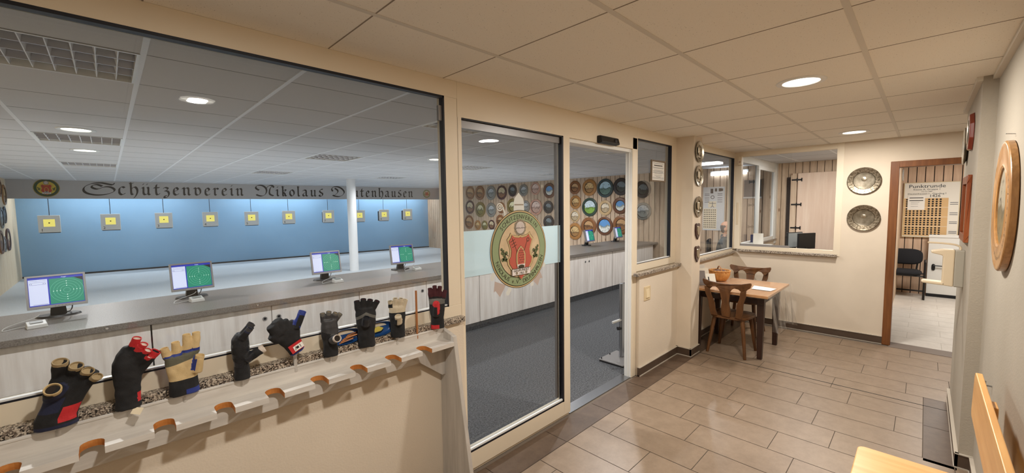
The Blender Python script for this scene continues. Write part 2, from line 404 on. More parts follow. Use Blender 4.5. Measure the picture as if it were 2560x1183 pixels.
# --- carpet on the shooters' side, raised pale floor beyond the counter
mb = MB(); mb.box(RX0, 1.95, -.02, RX1, 4.9, .0); struct('floor_carpet', mb, MAT['carpet'])
mb = MB(); mb.box(RX0, 4.9, 0, RX1, 14.3, .15); struct('floor_range', mb, MAT['rangefloor'])
mb = MB(); mb.box(6.14, -2.2, -.02, 10.1, .32, 0)
struct('floor_back_room', mb, speckle('light_stone_floor', (206,200,192), (220,214,206), 5, .35))
mb = MB(); mb.box(6.26, .4, -.02, RX1, 1.9, .0); struct('floor_office', mb, MAT['carpet'])
mb = MB(); mb.box(6.06, -.7, -.004, 6.28, .225, .003); struct('trim_1', mb, M('grey_brown_threshold', (112,98,88), .45))
mb = MB(); mb.box(2.447, 1.868, -.003, 3.372, 1.965, .004); struct('trim_2', mb, MAT['steel'])
mb = MB()
for k in range(12):                          # joints of the stone floor in the far room
    mb.box(6.3 + k*.3, -2.1, -.001, 6.303 + k*.3, .3, .0006)
    for j in range(5): mb.box(6.3 + k*.3, -1.9 + j*.57 + (k % 2)*.28, -.001, 6.6 + k*.3, -1.897 + j*.57 + (k % 2)*.28, .0006)
struct('trim_3', mb, M('stone_joint', (176,168,158), .8))

# --- walls of the hall
mb = MB()
mb.box(-3, 1.845, 0, 1.42, 1.99, .953); mb.box(3.455, 1.83, 0, 4.283, 1.97, .955)
mb.box(4.5, 1.862, 0, 6.14, 1.97, .95)
struct('wall_left', mb, MAT['rough'])
mb = MB(); mb.box(4.283, 1.684, 0, 4.5, 1.98, CEIL); struct('wall_column', mb, MAT['cream'])
mb = MB()
mb.box(6.14, .70, 0, 6.26, 1.97, .955); mb.box(6.14, .225, 0, 6.26, .70, CEIL)
mb.box(6.14, -.75, 2.03, 6.26, .225, CEIL); mb.box(6.14, -.8, 0, 6.26, -.66, CEIL)
struct('wall_back', mb, MAT['cream'])
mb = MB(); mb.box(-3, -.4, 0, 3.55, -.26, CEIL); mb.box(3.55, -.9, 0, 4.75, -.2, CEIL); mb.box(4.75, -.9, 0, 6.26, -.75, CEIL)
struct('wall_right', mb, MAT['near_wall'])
mb = MB(); mb.box(-3.1, -.4, 0, -3, 2.0, CEIL); struct('wall_rear', mb, MAT['cream'])
# --- skirting tiles
def skirt(name, runs):
    mb = MB()
    for x0, y0, x1, y1, h in runs:
        mb.box(x0, y0, 0, x1, y1, h, 0)
        dx, dy = (.004, 0) if abs(x1-x0) < .03 else (0, .004)
        mb.box(x0-dx, y0-dy, h, x1+dx, y1+dy, h+.005, 1)
        mb.box(x0-dx, y0-dy, 0, x1+dx, y1+dy, .008, 1)
    struct(name, mb, [MAT['base_tile'], MAT['lightgrout']])
skirt('baseboard_left', [(3.445,1.815,4.283,1.84,.08), (4.27,1.671,4.283,1.83,.08), (4.27,1.671,4.5,1.684,.08), (4.5,1.85,6.14,1.863,.08)])
skirt('baseboard_back', [(6.127,.285,6.14,1.862,.085)])
skirt('baseboard_right', [(3.537,-.2,4.75,-.187,.085), (3.537,-.26,3.55,-.187,.085), (-3,-.26,3.537,-.247,.085)])

# --- suspended ceilings: tile fields, runners, joints
def ceiling(name, xs, ys, holes, mats, runner_x=None, runner_y=None, jw=.0025):
    mb = MB()
    for x0, x1 in zip(xs, xs[1:]):
        for y0, y1 in zip(ys, ys[1:]):
            cx, cy = (x0+x1)/2, (y0+y1)/2
            if any(abs(cx-hx) < .2 and abs(cy-hy) < .2 for hx, hy in holes): continue
            mb.poly([(x0,y0,CEIL),(x1,y0,CEIL),(x1,y1,CEIL),(x0,y1,CEIL)], 0)
    rw = .011
    for y in (runner_y or []): mb.box(xs[0], y-rw, CEIL-.002, xs[-1], y+rw, CEIL+.01, 1)
    for x in (runner_x or []): mb.box(x-rw, ys[0], CEIL-.002, x+rw, ys[-1], CEIL+.01, 1)
    if runner_y:
        for x in xs[1:-1]: mb.box(x-jw, ys[0], CEIL-.001, x+jw, ys[-1], CEIL+.006, 2)
    if runner_x:
        for y in ys[1:-1]: mb.box(xs[0], y-jw, CEIL-.001, xs[-1], y+jw, CEIL+.006, 2)
    o = struct(name, mb, mats, recalc=False); return o
hx = [-3.0] + [.728 + .603*k for k in range(-6, 9)] + [6.14]
hy = [-.9, -.373, .227, .827, 1.427, 1.862]
ceiling('ceiling', hx, hy, [], [MAT['ceil'], MAT['tbar'], MAT['joint']], runner_y=hy[1:-1])
FX = [-.14 + 2.37*k for k in range(4)]; FYS = [2.77, 5.70, 8.63]
rx = [RX0] + [.156 + .5925*k for k in range(-2, 14)] + [RX1]
ry = [1.93] + [2.48 + .586*k for k in range(0, 20)] + [14.3]
ry = sorted(set(ry))
fix = [(x, y) for x in FX for y in FYS]
ceiling('ceiling_range', rx, ry, fix, [MAT['ceil2'], MAT['tbar2'], MAT['joint2']], runner_x=rx[1:-1])
mb = MB(); mb.box(-3, -.26, 2.276, 3.55, -.236, CEIL); mb.box(3.55, -.2, 2.276, 4.75, -.176, CEIL)
struct('trim_4', mb, MAT['tbar'])
ox = [6.2 + .6*k for k in range(5)]
ceiling('ceiling_office', ox, [.32, .92, 1.52, 1.93], [], [MAT['ceil2'], MAT['tbar2'], MAT['joint2']], runner_y=[.92, 1.52])
mb = MB(); mb.box(6.26, -2.2, CEIL, 10.1, .32, CEIL+.02); struct('ceiling_back_room', mb, MAT['ceil2'])

# --- range walls
def planks(name, axis, at, a0, a1, z0, z1, w, gap, mats, jit=0):
    """vertical boards on a dark backing; axis 'x': wall plane x=at, boards along y; axis 'y' the other way"""
    mb = MB(); t = .018 if a1 > a0 else -.018; sgn = 1 if at[1] > 0 else -1; p = at[0]
    def put(u0, u1, d0, d1, m):
        if axis == 'x': mb.box(p + sgn*d0, u0, z0, p + sgn*d1, u1, z1, m)
        else: mb.box(u0, p + sgn*d0, z0, u1, p + sgn*d1, z1, m)
    put(a0, a1, .02, .06, 1)
    a = a0
    while a < a1:
        b = min(a + w - gap, a1); put(a, b, 0, .022, 0); a += w
    return struct(name, mb, mats)
pine_r = wood('range_pine', (178,152,128), (208,184,158), 'z', 1.2, .6, knots=(6, .045, (130,92,66)))
planks('wall_range_right', 'x', (RX1, 1), 1.97, 14.3, 0, CEIL, .121, .013, [pine_r, MAT['gap']])
planks('wall_range_left', 'x', (RX0, -1), 1.97, 14.3, 0, CEIL, .10, .002, [MAT['pine_pale'], wood('pine_groove', (168,138,100), (186,156,118), 'z')])
planks('wall_office_back', 'x', (RX1, 1), .3, 1.97, 0, CEIL, .1, .008, [MAT['pine_cool'], MAT['gap']])
planks('wall_back_room', 'x', (9.95, 1), -2.2, .32, 0, CEIL, .106, .011, [wood('far_pine', (206,174,148), (228,200,174), 'z', 1.2, .6, knots=(5,.05,(150,104,72))), MAT['gap']])
planks('wall_back_room_side', 'y', (.3, 1), 6.27, 9.95, 0, CEIL, .12, .011, [MAT['pine_cool'], MAT['gap']])
W0, W1 = Vector((RX0, 14.08, 0)), Vector((RX1, 12.97, 0)); wd = (W1 - W0).normalized(); wn = Vector((-wd.y, wd.x, 0))
mb = MB()
A = [W0 + Vector((0,0,.15)), W1 + Vector((0,0,.15)), W1 + Vector((0,0,CEIL)), W0 + Vector((0,0,CEIL))]
mb.prism(A, [p + wn*.1 for p in A])
struct('wall_range_target', mb, MAT['blue'])
mb = MB()
A = [W0 + Vector((0,0,.15)), W1 + Vector((0,0,.15)), W1 + Vector((0,0,.185)), W0 + Vector((0,0,.185))]
mb.prism([p - wn*.02 for p in A], [p - wn*.001 for p in A]); struct('trim_5', mb, MAT['matte_black'])
mb = MB(); mb.box(RX0-.06, 1.97, 0, RX0-.0, 1.99, CEIL); mb.box(4.5, 1.97, 0, 4.52, 1.98, .95); mb.box(RX0, 1.93, 0, -1.38, 1.99, CEIL)
struct('wall_range_front', mb, MAT['cream'])
mb = MB(); mb.box(6.26, .3, 0, RX1, .4, CEIL); struct('wall_office_side', mb, MAT['cream'])
mb = MB(); mb.box(6.26, -2.3, 0, 10.1, -2.2, CEIL); struct('wall_back_room_right', mb, MAT['cream'])
mb = MB(); mb.lathe([(.1, .15), (.1, CEIL)], 40, Matrix.Translation((4.09, 9.48, 0))); struct('wall_post', mb, MAT['column'], smooth=40)

# --- window 1: the long pane onto the range, with granite sill
def gasketed(name, x0, x1, z0, z1, y, parent, top=.012, side=.010, bot=.006, left=True):
    mb = MB()
    mb.box(x0, y-.004, z1-top, x1, y+.03, z1, 0); mb.box(x0, y-.004, z0+.002, x1, y+.03, z0+.002+bot, 0)
    mb.box(x1-side, y-.004, z0, x1, y+.03, z1, 0)
    if left: mb.box(x0, y-.004, z0, x0+side, y+.03, z1, 0)
    mb.box(x0+.002, y-.002, z0+.002+bot, x1-side, y+.012, z0+.002+bot*2, 1)
    return struct(name, mb, [MAT['gasket'], MAT['white_bead']], parent)
def pane(name, x0, x1, z0, z1, y, parent, m='pane'):
    mb = MB(); mb.poly([(x0,y,z0),(x1,y,z0),(x1,y,z1),(x0,y,z1)]); return struct(name, mb, MAT[m], parent, recalc=False)
mb = MB()
mb.box(-3, FY, .975, 1.42, 1.93, 1.048); mb.box(-3, FY, 2.205, 1.42, 1.93, CEIL); mb.box(1.334, FY, 1.048, 1.418, 1.93, 2.205)
mb.box(-3, FY, 1.048, -2.92, 1.93, 2.205); mb.box(-3, FY+.012, .95, 1.41, 1.93, .98)
w1 = struct('window_1', mb, MAT['frame'], bevel=.002)
gasketed('gasket', -2.92, 1.334, 1.046, 2.207, FY+.004, w1)
pane('pane', -2.92, 1.334, 1.05, 2.205, FY+.02, w1); pane('pane', -2.92, 1.334, 1.05, 2.205, FY+.045, w1)
mb = MB(); mb.box(1.305, FY+.012, 2.075, 1.325, FY+.03, 2.155); struct('contact_sensor', mb, MAT['silver'], w1)
mb = MB(); mb.box(-3, 1.82, .953, 1.415, 1.875, .983); struct('window_sill', mb, MAT['granite'], w1, bevel=.003)

# --- door 1: glazed leaf with the club emblem beside the open doorway
mb = MB()
mb.box(1.42, FY, 0, 1.449, 1.93, 2.105); mb.box(2.372, FY, .02, 2.447, 1.93, 2.105); mb.box(1.449, FY, .02, 2.372, 1.93, .128)
mb.box(1.42, FY, 2.105, 3.449, 1.93, CEIL); mb.box(3.372, FY, 0, 3.449, 1.93, 2.205); mb.box(1.42, FY+.01, 0, 2.44, 1.93, .02)
d1 = struct('door_1', mb, MAT['frame'], bevel=.002)
gasketed('gasket', 1.449, 2.372, .126, 2.107, FY+.004, d1, .008, .018, .012, False)
mb = MB(); mb.box(1.46, FY+.02, 2.055, 2.356, FY+.05, 2.098); mb.box(2.325, FY+.03, .16, 2.343, FY+.05, 2.06)
struct('inner_rail', mb, MAT['silver'], d1)
pane('pane', 1.449, 2.372, .13, 2.105, FY+.022, d1); pane('pane', 1.449, 2.372, .13, 2.105, FY+.045, d1)
mb = MB(); mb.poly([(1.46,FY+.02,1.19),(2.356,FY+.02,1.19),(2.356,FY+.02,1.462),(1.46,FY+.02,1.462)])
struct('frosted_band', mb, MAT['frost'], d1, recalc=False)
mb = MB(); mb.box(3.369, FY+.006, .0, 3.3745, 1.932, 2.1); mb.box(3.364, FY+.03, 0, 3.37, 1.90, 2.1)
mb.box(2.447, FY+.02, 2.075, 3.372, 1.985, 2.108); mb.box(2.44, FY+.075, 0, 2.452, 1.985, 2.1)
struct('track', mb, MAT['white_frame'], d1, bevel=.002)

# --- window 2: side light with notice; window 3 and 4: the glazed corner of the office
mb = MB()
mb.box(3.449, FY, .985, 4.283, 1.93, 1.055); mb.box(3.449, FY, 2.205, 4.283, 1.93, 2.3); mb.box(4.167, FY, 1.055, 4.283, 1.93, 2.205)
mb.box(3.43, FY+.01, .95, 4.283, 1.95, .985); mb.box(3.449, FY, 1.055, 3.462, 1.93, 2.205)
w2 = struct('window_2', mb, MAT['frame'], bevel=.002)
gasketed('gasket', 3.462, 4.167, 1.053, 2.207, FY+.004, w2, .006, .01, .006, False)
pane('pane', 3.462, 4.167, 1.055, 2.205, FY+.022, w2); pane('pane', 3.462, 4.167, 1.055, 2.205, FY+.045, w2)
mb = MB(); mb.box(3.36, 1.79, .955, 4.30, 1.84, .985); struct('window_sill', mb, MAT['granite'], w2, bevel=.003)
mb = MB()
mb.box(4.5, FY, .955, 6.14, 1.93, .99); mb.box(4.5, FY, 2.22, 6.14, 1.93, CEIL); mb.box(6.125, FY, .99, 6.14, 1.93, 2.22); mb.box(4.5, FY, .99, 4.56, 1.93, 2.22)
w3 = struct('window_3', mb, MAT['frame'], bevel=.002)
gasketed('gasket', 4.56, 6.125, .988, 2.222, FY+.004, w3, .006, .012, .006, False)
pane('pane', 4.56, 6.125, .99, 2.22, FY+.022, w3)
mb = MB(); mb.box(4.5, 1.82, .93, 6.12, 1.862, .957); struct('window_sill', mb, MAT['granite'], w3, bevel=.003)
mb = MB(); X = 6.14
mb.box(X, .755, .985, X+.07, 1.86, 1.03); mb.box(X, .755, 2.235, X+.07, 1.86, CEIL); mb.box(X, 1.775, 1.03, X+.07, 1.86, 2.235); mb.box(X-.002, .69, .96, X+.07, .755, CEIL)
w4 = struct('window_4', mb, MAT['frame'], bevel=.002)
mb = MB(); mb.poly([(X+.04,1.21,1.06),(X+.04,1.775,1.06),(X+.04,1.775,2.235),(X+.04,1.21,2.235)]); struct('pane', mb, MAT['pane'], w4, recalc=False)
mb = MB(); mb.box(X+.02, 1.205, 1.03, X+.05, 1.775, 1.058); struct('sash_rail', mb, MAT['silver'], w4)
mb = MB(); mb.box(X-.004, 1.80, 1.32, X, 1.825, 1.62); struct('pull_recess', mb, MAT['beige'], w4, bevel=.002)
mb = MB(); mb.box(6.095, .715, .955, 6.15, 1.80, .985); struct('window_sill', mb, MAT['granite'], w4, bevel=.003)
# glazed partition between office and range
mb = MB(); y0, y1 = 1.87, 1.91
mb.box(6.21, y0, 2.2, RX1, y1, CEIL); mb.box(6.21, y0, .98, RX1, y1, 1.03)
for x in (6.27, 7.33, 8.28): mb.box(x, y0-.01, 1.03, x+.05, y1, 2.2)
mb.box(7.3, y0-.012, 2.14, RX1, y0+.02, 2.2); mb.box(8.33, y0-.02, .9, RX1, y1, CEIL)
w5 = struct('window_5', mb, MAT['white_frame'], bevel=.002)
pane('pane', 6.32, 7.33, 1.03, 2.2, 1.89, w5); pane('pane', 7.38, 8.28, 1.03, 2.2, 1.885, w5)
mb = MB(); mb.box(6.21, 1.84, .955, RX1, 1.95, .982); struct('window_sill', mb, MAT['granite'], w5)
mb = MB(); mb.box(6.21, 1.86, 0, RX1, 1.92, .955); struct('wall_office_front', mb, MAT['cream'])
# brown casing of the open door to the far room
mb = MB()
mb.box(6.118, .215, 0, 6.27, .285, 2.04); mb.box(6.118, -.655, 1.975, 6.27, .215, 2.04); mb.box(6.118, -.72, 0, 6.27, -.655, 2.04)
struct('door_2', mb, MAT['brown_door'], bevel=.004)

# ------------------------------------------------------------------ lights
def disk_light(name, loc, rad, power, col, spread=180):
    l = bpy.data.lights.new(name, 'AREA'); l.shape = 'DISK'; l.size = rad*2; l.energy = power; l.color = col; l.spread = math.radians(spread)
    o = bpy.data.objects.new(name, l); COL.objects.link(o); o.location = loc; return o
WARM = (1, .945, .87); COOL = (.99, .985, .98)
dl = None
def downlight(x, y, label, power, col, group):
    t = thing('ceiling_downlight', label, 'ceiling light', (x, y, CEIL), 0, group)
    mb = MB(); mb.lathe([(.088,-.001),(.092,-.006),(.118,-.006),(.122,-.002),(.122,.0),(.088,.0)], 40); obj('trim_ring', mb, MAT['white_frame'], t, smooth=40)
    mb = MB(); mb.lathe([(.0,-.0015),(.0895,-.0015),(.0895,.02),(0,.02)], 40); obj('diffuser', mb, MAT['led'], t)
    if power:
        o = disk_light('downlight_lamp', (x, y, CEIL-.007), .05 if x == .445 else .085, power, col); 
    return t
downlight(.445, .53, 'round recessed downlight nearest the glove rack', 20, WARM, 'recessed hall downlights')
downlight(2.888, .535, 'larger-looking glowing round downlight in the middle of the hall ceiling', 33, WARM, 'recessed hall downlights')
downlight(5.329, .53, 'smaller-looking glowing round downlight in the hall ceiling near the brown doorway', 24, WARM, 'recessed hall downlights')
downlight(-2.0, .53, 'round recessed downlight behind the camera end of the hall', 10, WARM, 'recessed hall downlights')
downlight(-.145, 5.064, 'glowing round downlight before the second louvre panel on the left of the range ceiling', 6, COOL, 'recessed range downlights')
downlight(-.136, 6.682, 'glowing round downlight behind the second louvre panel on the left of the range ceiling', 6, COOL, 'recessed range downlights')
downlight(3.41, 5.0, 'glowing round downlight in the range ceiling near the right edge of the long window', 8, COOL, 'recessed range downlights')
names_x = ['leftmost', 'second from the left', 'third from the left', 'rightmost']; names_y = ['row of the range ceiling nearest the glazing', 'middle row of the range ceiling', 'far row of the range ceiling']
lou = None
for i, x in enumerate(FX):
    for j, y in enumerate(FYS):
        lab = 'mirror louvre light, %s, %s' % (names_x[i], names_y[j])
        if lou is None:
            t = lou = thing('louvre_light', lab, 'ceiling light', (x, y, CEIL), 0, 'louvre lights in the range ceiling')
            mb = MB(); a = .287
            for q in ((-a,-a,a,-a+.012), (-a,a-.012,a,a), (-a,-a+.012,-a+.012,a-.012), (a-.012,-a+.012,a,a-.012)): mb.box(q[0], q[1], -.004, q[2], q[3], .09)
            obj('frame', mb, MAT['white_frame'], t)
            mb = MB(); mb.box(-.29, -.29, .09, .29, .29, .1); obj('reflector', mb, MAT['louver'], t)
            mb = MB()
            for k in range(1, 4): yy = -a + 2*a*k/4; mb.prism([(-a,yy-.014,.055),(-a,yy+.014,.055),(-a,yy+.003,0),(-a,yy-.003,0)], [(a,yy-.014,.055),(a,yy+.014,.055),(a,yy+.003,0),(a,yy-.003,0)])
            for k in range(1, 8): xx = -a + 2*a*k/8; mb.prism([(xx-.012,-a,.05),(xx+.012,-a,.05),(xx+.002,-a,.0),(xx-.002,-a,.0)], [(xx-.012,a,.05),(xx+.012,a,.05),(xx+.002,a,.0),(xx-.002,a,.0)], 1)
            obj('louvre', mb, [MAT['louver'], MAT['blade']], t)
        else:
            t = copy_tree(lou); t.location = (x, y, CEIL); t['label'] = lab
        l = bpy.data.lights.new('louvre_lamp', 'SPOT'); l.spot_size = math.radians(168); l.spot_blend = .6; l.shadow_soft_size = .03; l.energy = 76; l.color = COOL
        o = bpy.data.objects.new('louvre_lamp', l); COL.objects.link(o); o.location = (x, y, CEIL - .012)
# strip lights hidden behind the name board, washing the blue wall
for k in range(3):
    q = (k + .5) / 3; p = W0.lerp(W1, q).lerp(Vector((RX0, 13.0, 0)).lerp(Vector((RX1, 12.18, 0)), q), .62)
    l = bpy.data.lights.new('wall_washer', 'AREA'); l.shape = 'RECTANGLE'; l.size = 2.5; l.size_y = .12; l.energy = 34; l.color = (.92,.96,1)
    o = bpy.data.objects.new('wall_washer', l); COL.objects.link(o); o.location = (p.x, p.y, 2.26)
    o.rotation_euler = (math.radians(10), 0, math.atan2(wd.y, wd.x))
def area(name, loc, sx, sy, e, col, rot=(0,0,0)):
    l = bpy.data.lights.new(name, 'AREA'); l.shape = 'RECTANGLE'; l.size = sx; l.size_y = sy; l.energy = e; l.color = col
    o = bpy.data.objects.new(name, l); COL.objects.link(o); o.location = loc; o.rotation_euler = rot
area('office_lamp', (7.3, 1.1, 2.29), .6, .6, 16, (1,.97,.93))
area('back_room_lamp', (8.2, -.5, 2.29), .8, .8, 46, (1,.95,.88))
wld = bpy.data.worlds.new('world'); SC.world = wld; wld.use_nodes = True
wld.node_tree.nodes['Background'].inputs[0].default_value = (.9,.88,.85,1); wld.node_tree.nodes['Background'].inputs[1].default_value = .15
# ================================================================== SHOOTING RANGE
CZ = .80
# worktop over the cabinets
mb = MB()
A = [(RX0+.002, 4.045, CZ-.046), (RX0+.002, 5.05, CZ-.046), (RX0+.002, 5.05, CZ), (RX0+.002, 4.05, CZ)]
mb.prism(A, [(RX1-.002, y, z) for _, y, z in A])
ct = obj('counter_top', mb, MAT['counter'], bevel=.004)
tag(ct, 'long grey speckled worktop running the width of the shooting range', 'worktop')
for x in (-.05, .88, 1.82, 2.9, 3.9):
    mb = MB(); mb.lathe([(.0,0),(.009,0),(.009,.004),(.006,.007),(0,.007)], 16, Matrix.Translation((x, 4.046, CZ-.02)) @ Matrix.Rotation(PI/2, 4, 'X'))
    obj('edge_stud', mb, MAT['chrome'], ct)
def cabinet(i, xc, where, two=True):
    t = thing('base_cabinet', 'whitewashed two-door cabinet under the grey range counter, ' + where, 'cabinet', (xc, 4.09, 0), 0, 'cabinets under the range counter')
    mb = MB(); mb.box(-.806, .02, .09, .806, .9, CZ-.047); obj('carcass', mb, MAT['cab_white'], t)
    mb = MB(); mb.box(-.81, .004, 0, .81, .9, .085); obj('plinth', mb, MAT['plinth'], t)
    for s in (-1, 1):
        mb = MB(); x0, x1 = sorted((s*.003, s*.806)); mb.box(x0, 0, .092, x1, .02, CZ-.052)
        d = obj('door', mb, MAT['cab_white'], t, bevel=.0015)
        mb = MB(); mt = Matrix.Translation((s*.056, -.001, .638)) @ Matrix.Rotation(PI/2, 4, 'X')
        mb.lathe([(.011,0),(.019,0),(.019,.003),(.011,.003)], 20, mt, 0); mb.lathe([(0,.0005),(.0125,.0005),(.0125,.001),(0,.001)], 20, mt, 1)
        obj('finger_hole', mb, [MAT['silver'], MAT['black']], d, smooth=40)
    return t
for i, (xc, wh) in enumerate([(-.6222, 'furthest left behind the long window'), (.995, 'behind the middle of the long window'), (2.615, 'behind the emblem door and window post'),
        (4.24, 'seen low through the glazed emblem door'), (5.87, 'seen through the open doorway'), (7.5, 'seen through the narrow side window')]):
    cb = cabinet(i, xc, wh)
    if i == 0: cb.scale.x = .994

def catmull3(p, k=6):
    q = [p[0]] + list(p) + [p[-1]]; out = []
    for i in range(1, len(q)-2):
        for t in range(k):
            t /= k; out.append(tuple(.5*((2*q[i][j])+(-q[i-1][j]+q[i+1][j])*t+(2*q[i-1][j]-5*q[i][j]+4*q[i+1][j]-q[i+2][j])*t*t+(-q[i-1][j]+3*q[i][j]-3*q[i+1][j]+q[i+2][j])*t**3) for j in range(3)))
    return out + [p[-1]]
# monitors with target graphics
scr = dict(bg=M('screen_blue', (24,40,150), .3, emit=.85), white=M('screen_white', (206,214,244), .3, emit=.55), green=M('screen_green', (16,132,106), .3, emit=.5),
           ring=M('screen_ring', (120,200,176), .3, emit=.8), dot=M('screen_dot', (220,246,236), .3, emit=1), txt=M('screen_text', (90,96,140), .3, emit=.4), blk=M('screen_black', (14,16,30), .3))
def build_monitor():
    t = thing('monitor', 'x', 'monitor', (0,0,0)); w, h = .156, .125
    tilt = Matrix.Translation((0, -.05, .205)) @ Matrix.Rotation(math.radians(-12), 4, 'X')
    def put(name, mb, mats, par=t, **k):
        mb.v = [tuple(tilt @ Vector(p)) for p in mb.v]; return obj(name, mb, mats, par, **k)
    mb = MB()
    for q in ((-w,-h,w,-h+.020), (-w,h-.013,w,h), (-w,-h+.020,-w+.013,h-.013), (w-.013,-h+.020,w,h-.013)): mb.box(q[0], -.016, q[1], q[2], .012, q[3], 0)
    mb.box(-w+.004, -.0055, -h+.004, w-.004, .03, h-.004, 0)
    A = [(-w+.02,.03,-h+.02),(w-.02,.03,-h+.02),(w-.02,.03,h-.02),(-w+.02,.03,h-.02)]; mb.prism(A, [(x*.6, .055, z*.6) for x, _, z in A], 0)
    for k in range(6): mb.box(-.02+.018*k, -.0165, -h+.007, -.012+.018*k, -.015, -h+.011, 1)
    put('bezel', mb, [MAT['silver'], MAT['ink_soft']], bevel=.002)
    mb = MB(); sw, sb, st = w-.013, -h+.020, h-.013; d = -.0075
    rect2(mb, -sw, sb, sw, st, d, 0); rect2(mb, -sw+.003, sb+.008, -sw+.098, st-.016, d-.0004, 1)
    gx0, gx1, gz0, gz1 = -sw+.106, sw-.002, sb+.006, st-.018
    mb.poly([(gx0,d-.0004,gz0),(gx1,d-.0004,gz0),(gx1,d-.0004,gz1-.03),(gx1-.05,d-.0004,gz1),(gx0,d-.0004,gz1)], 2)
    mb.poly([(gx1,d-.0006,gz1-.03),(gx1,d-.0006,gz1),(gx1-.05,d-.0006,gz1)], 6)
    cx, cz = (gx0+gx1)/2, (gz0+gz1)/2
    for k in range(1, 6): ring2(mb, cx, cz, .0175*k, .0175*k+.0008, d-.0008, 3, 40)
    for k in (2, 3, 4):
        for a in range(4): disc2(mb, cx+.0175*k*math.cos(a*PI/2), cz+.0175*k*math.sin(a*PI/2), .0026, d-.001, 4, 10)
    for z in (.0, .012, .03): rect2(mb, -sw+.008, st-.026-z, -sw+.092, st-.0245-z, d-.0008, 5)
    for x in (.008, .016, .075, .085): rect2(mb, -sw+x, st-.05, -sw+x+.005, st-.046, d-.0008, 5)
    rect2(mb, -sw+.02, sb+.012, -sw+.094, sb+.014, d-.0008, 5); text(mb, '-Target-', .04, st-.013, .009, d-.0008, 4)
    put('screen', mb, [scr[k] for k in ('bg','white','green','ring','dot','txt','blk')], recalc=False)
    mb = MB(); mb.prism([(-.045,.0,.012),(.045,0,.012),(.045,.05,.012),(-.045,.05,.012)], [(-.036,-.02,.125),(.036,-.02,.125),(.036,.03,.125),(-.036,.03,.125)])
    obj('neck', mb, MAT['black'], t, bevel=.006)
    mb = MB(); n = 24; ring = [(.125*math.cos(2*PI*k/n), .02+.085*math.sin(2*PI*k/n)) for k in range(n)]
    mb.prism([(x, y, 0) for x, y in ring], [(x*.93, .02+(y-.02)*.93, .014) for x, y in ring]); obj('foot', mb, MAT['black'], t, smooth=30)
    mb = MB(); mb.tube(catmull3([(.05,-.01,.1),(.075,.02,.07),(.06,.05,.02),(.0,.06,.02)]), .0035, 6); obj('power_cable', mb, MAT['black'], t, smooth=60)
    return t
def build_keypad():
    t = thing('control_box', 'x', 'control box', (0,0,0))
    mb = MB(); A = [(-.05,-.04,0),(.05,-.04,0),(.05,.04,0),(-.05,.04,0)]
    mb.prism(A, [(-.046,-.036,.024),(.046,-.036,.024),(.046,.037,.042),(-.046,.037,.042)]); obj('housing', mb, MAT['lightgrey'], t, bevel=.003)
    mb = MB(); mb.box(-.03,-.012,.0265,.03,.02,.029); mb.v = [(x, y, 0.0275+(y+.036)*.25+(z-.0265)) for x, y, z in mb.v]; obj('keys', mb, M('keypad_keys', (150,152,150), .5), t)
    mb = MB(); mb.tube(catmull3([(-.03,.038,.012),(-.09,.05,.006),(-.15,.03,.004),(-.12,.09,.02),(.0,.105,.05),(.03,.11,.07)]), .0022, 6); obj('cable', mb, MAT['lightgrey'], t, smooth=60)
    return t
mon = build_monitor(); pad = build_keypad(); firstm = True
for x, y, rz, w, px, py in [(-.315, 4.72, 5, 'leftmost on the range counter', -.40, 4.36), (.515, 4.76, 3, 'second from the left on the range counter', .52, 4.53),
        (1.72, 4.78, -2, 'third from the left, before the round post', 1.76, 4.52), (2.70, 4.82, -6, 'near the long window\'s right end', 2.82, 4.62)]:
    o = mon if firstm else copy_tree(mon); q = pad if firstm else copy_tree(pad); firstm = False
    o.location = (x, y, CZ); o.rotation_euler.z = math.radians(rz); q.location = (px, py, CZ); q.rotation_euler.z = math.radians(rz + 6)
    o['label'] = 'grey monitor with green graphic, ' + w; o['group'] = 'range monitors'
    q['label'] = 'small grey control box before the monitor ' + w.replace(', before the round post', '').replace('near the long window\'s right end', 'near the long window\'s right end').replace(' on the range counter', ''); q['group'] = 'range control boxes'
for x, y, w in [(6.86, 4.78, 'left of the two seen through the open doorway'), (8.05, 4.84, 'right of the two seen through the open doorway')]:
    o = copy_tree(mon); o.location = (x, y, CZ); o.rotation_euler.z = math.radians(4)
    o['label'] = 'grey monitor with green target graphic, ' + w; o['group'] = 'range monitors'

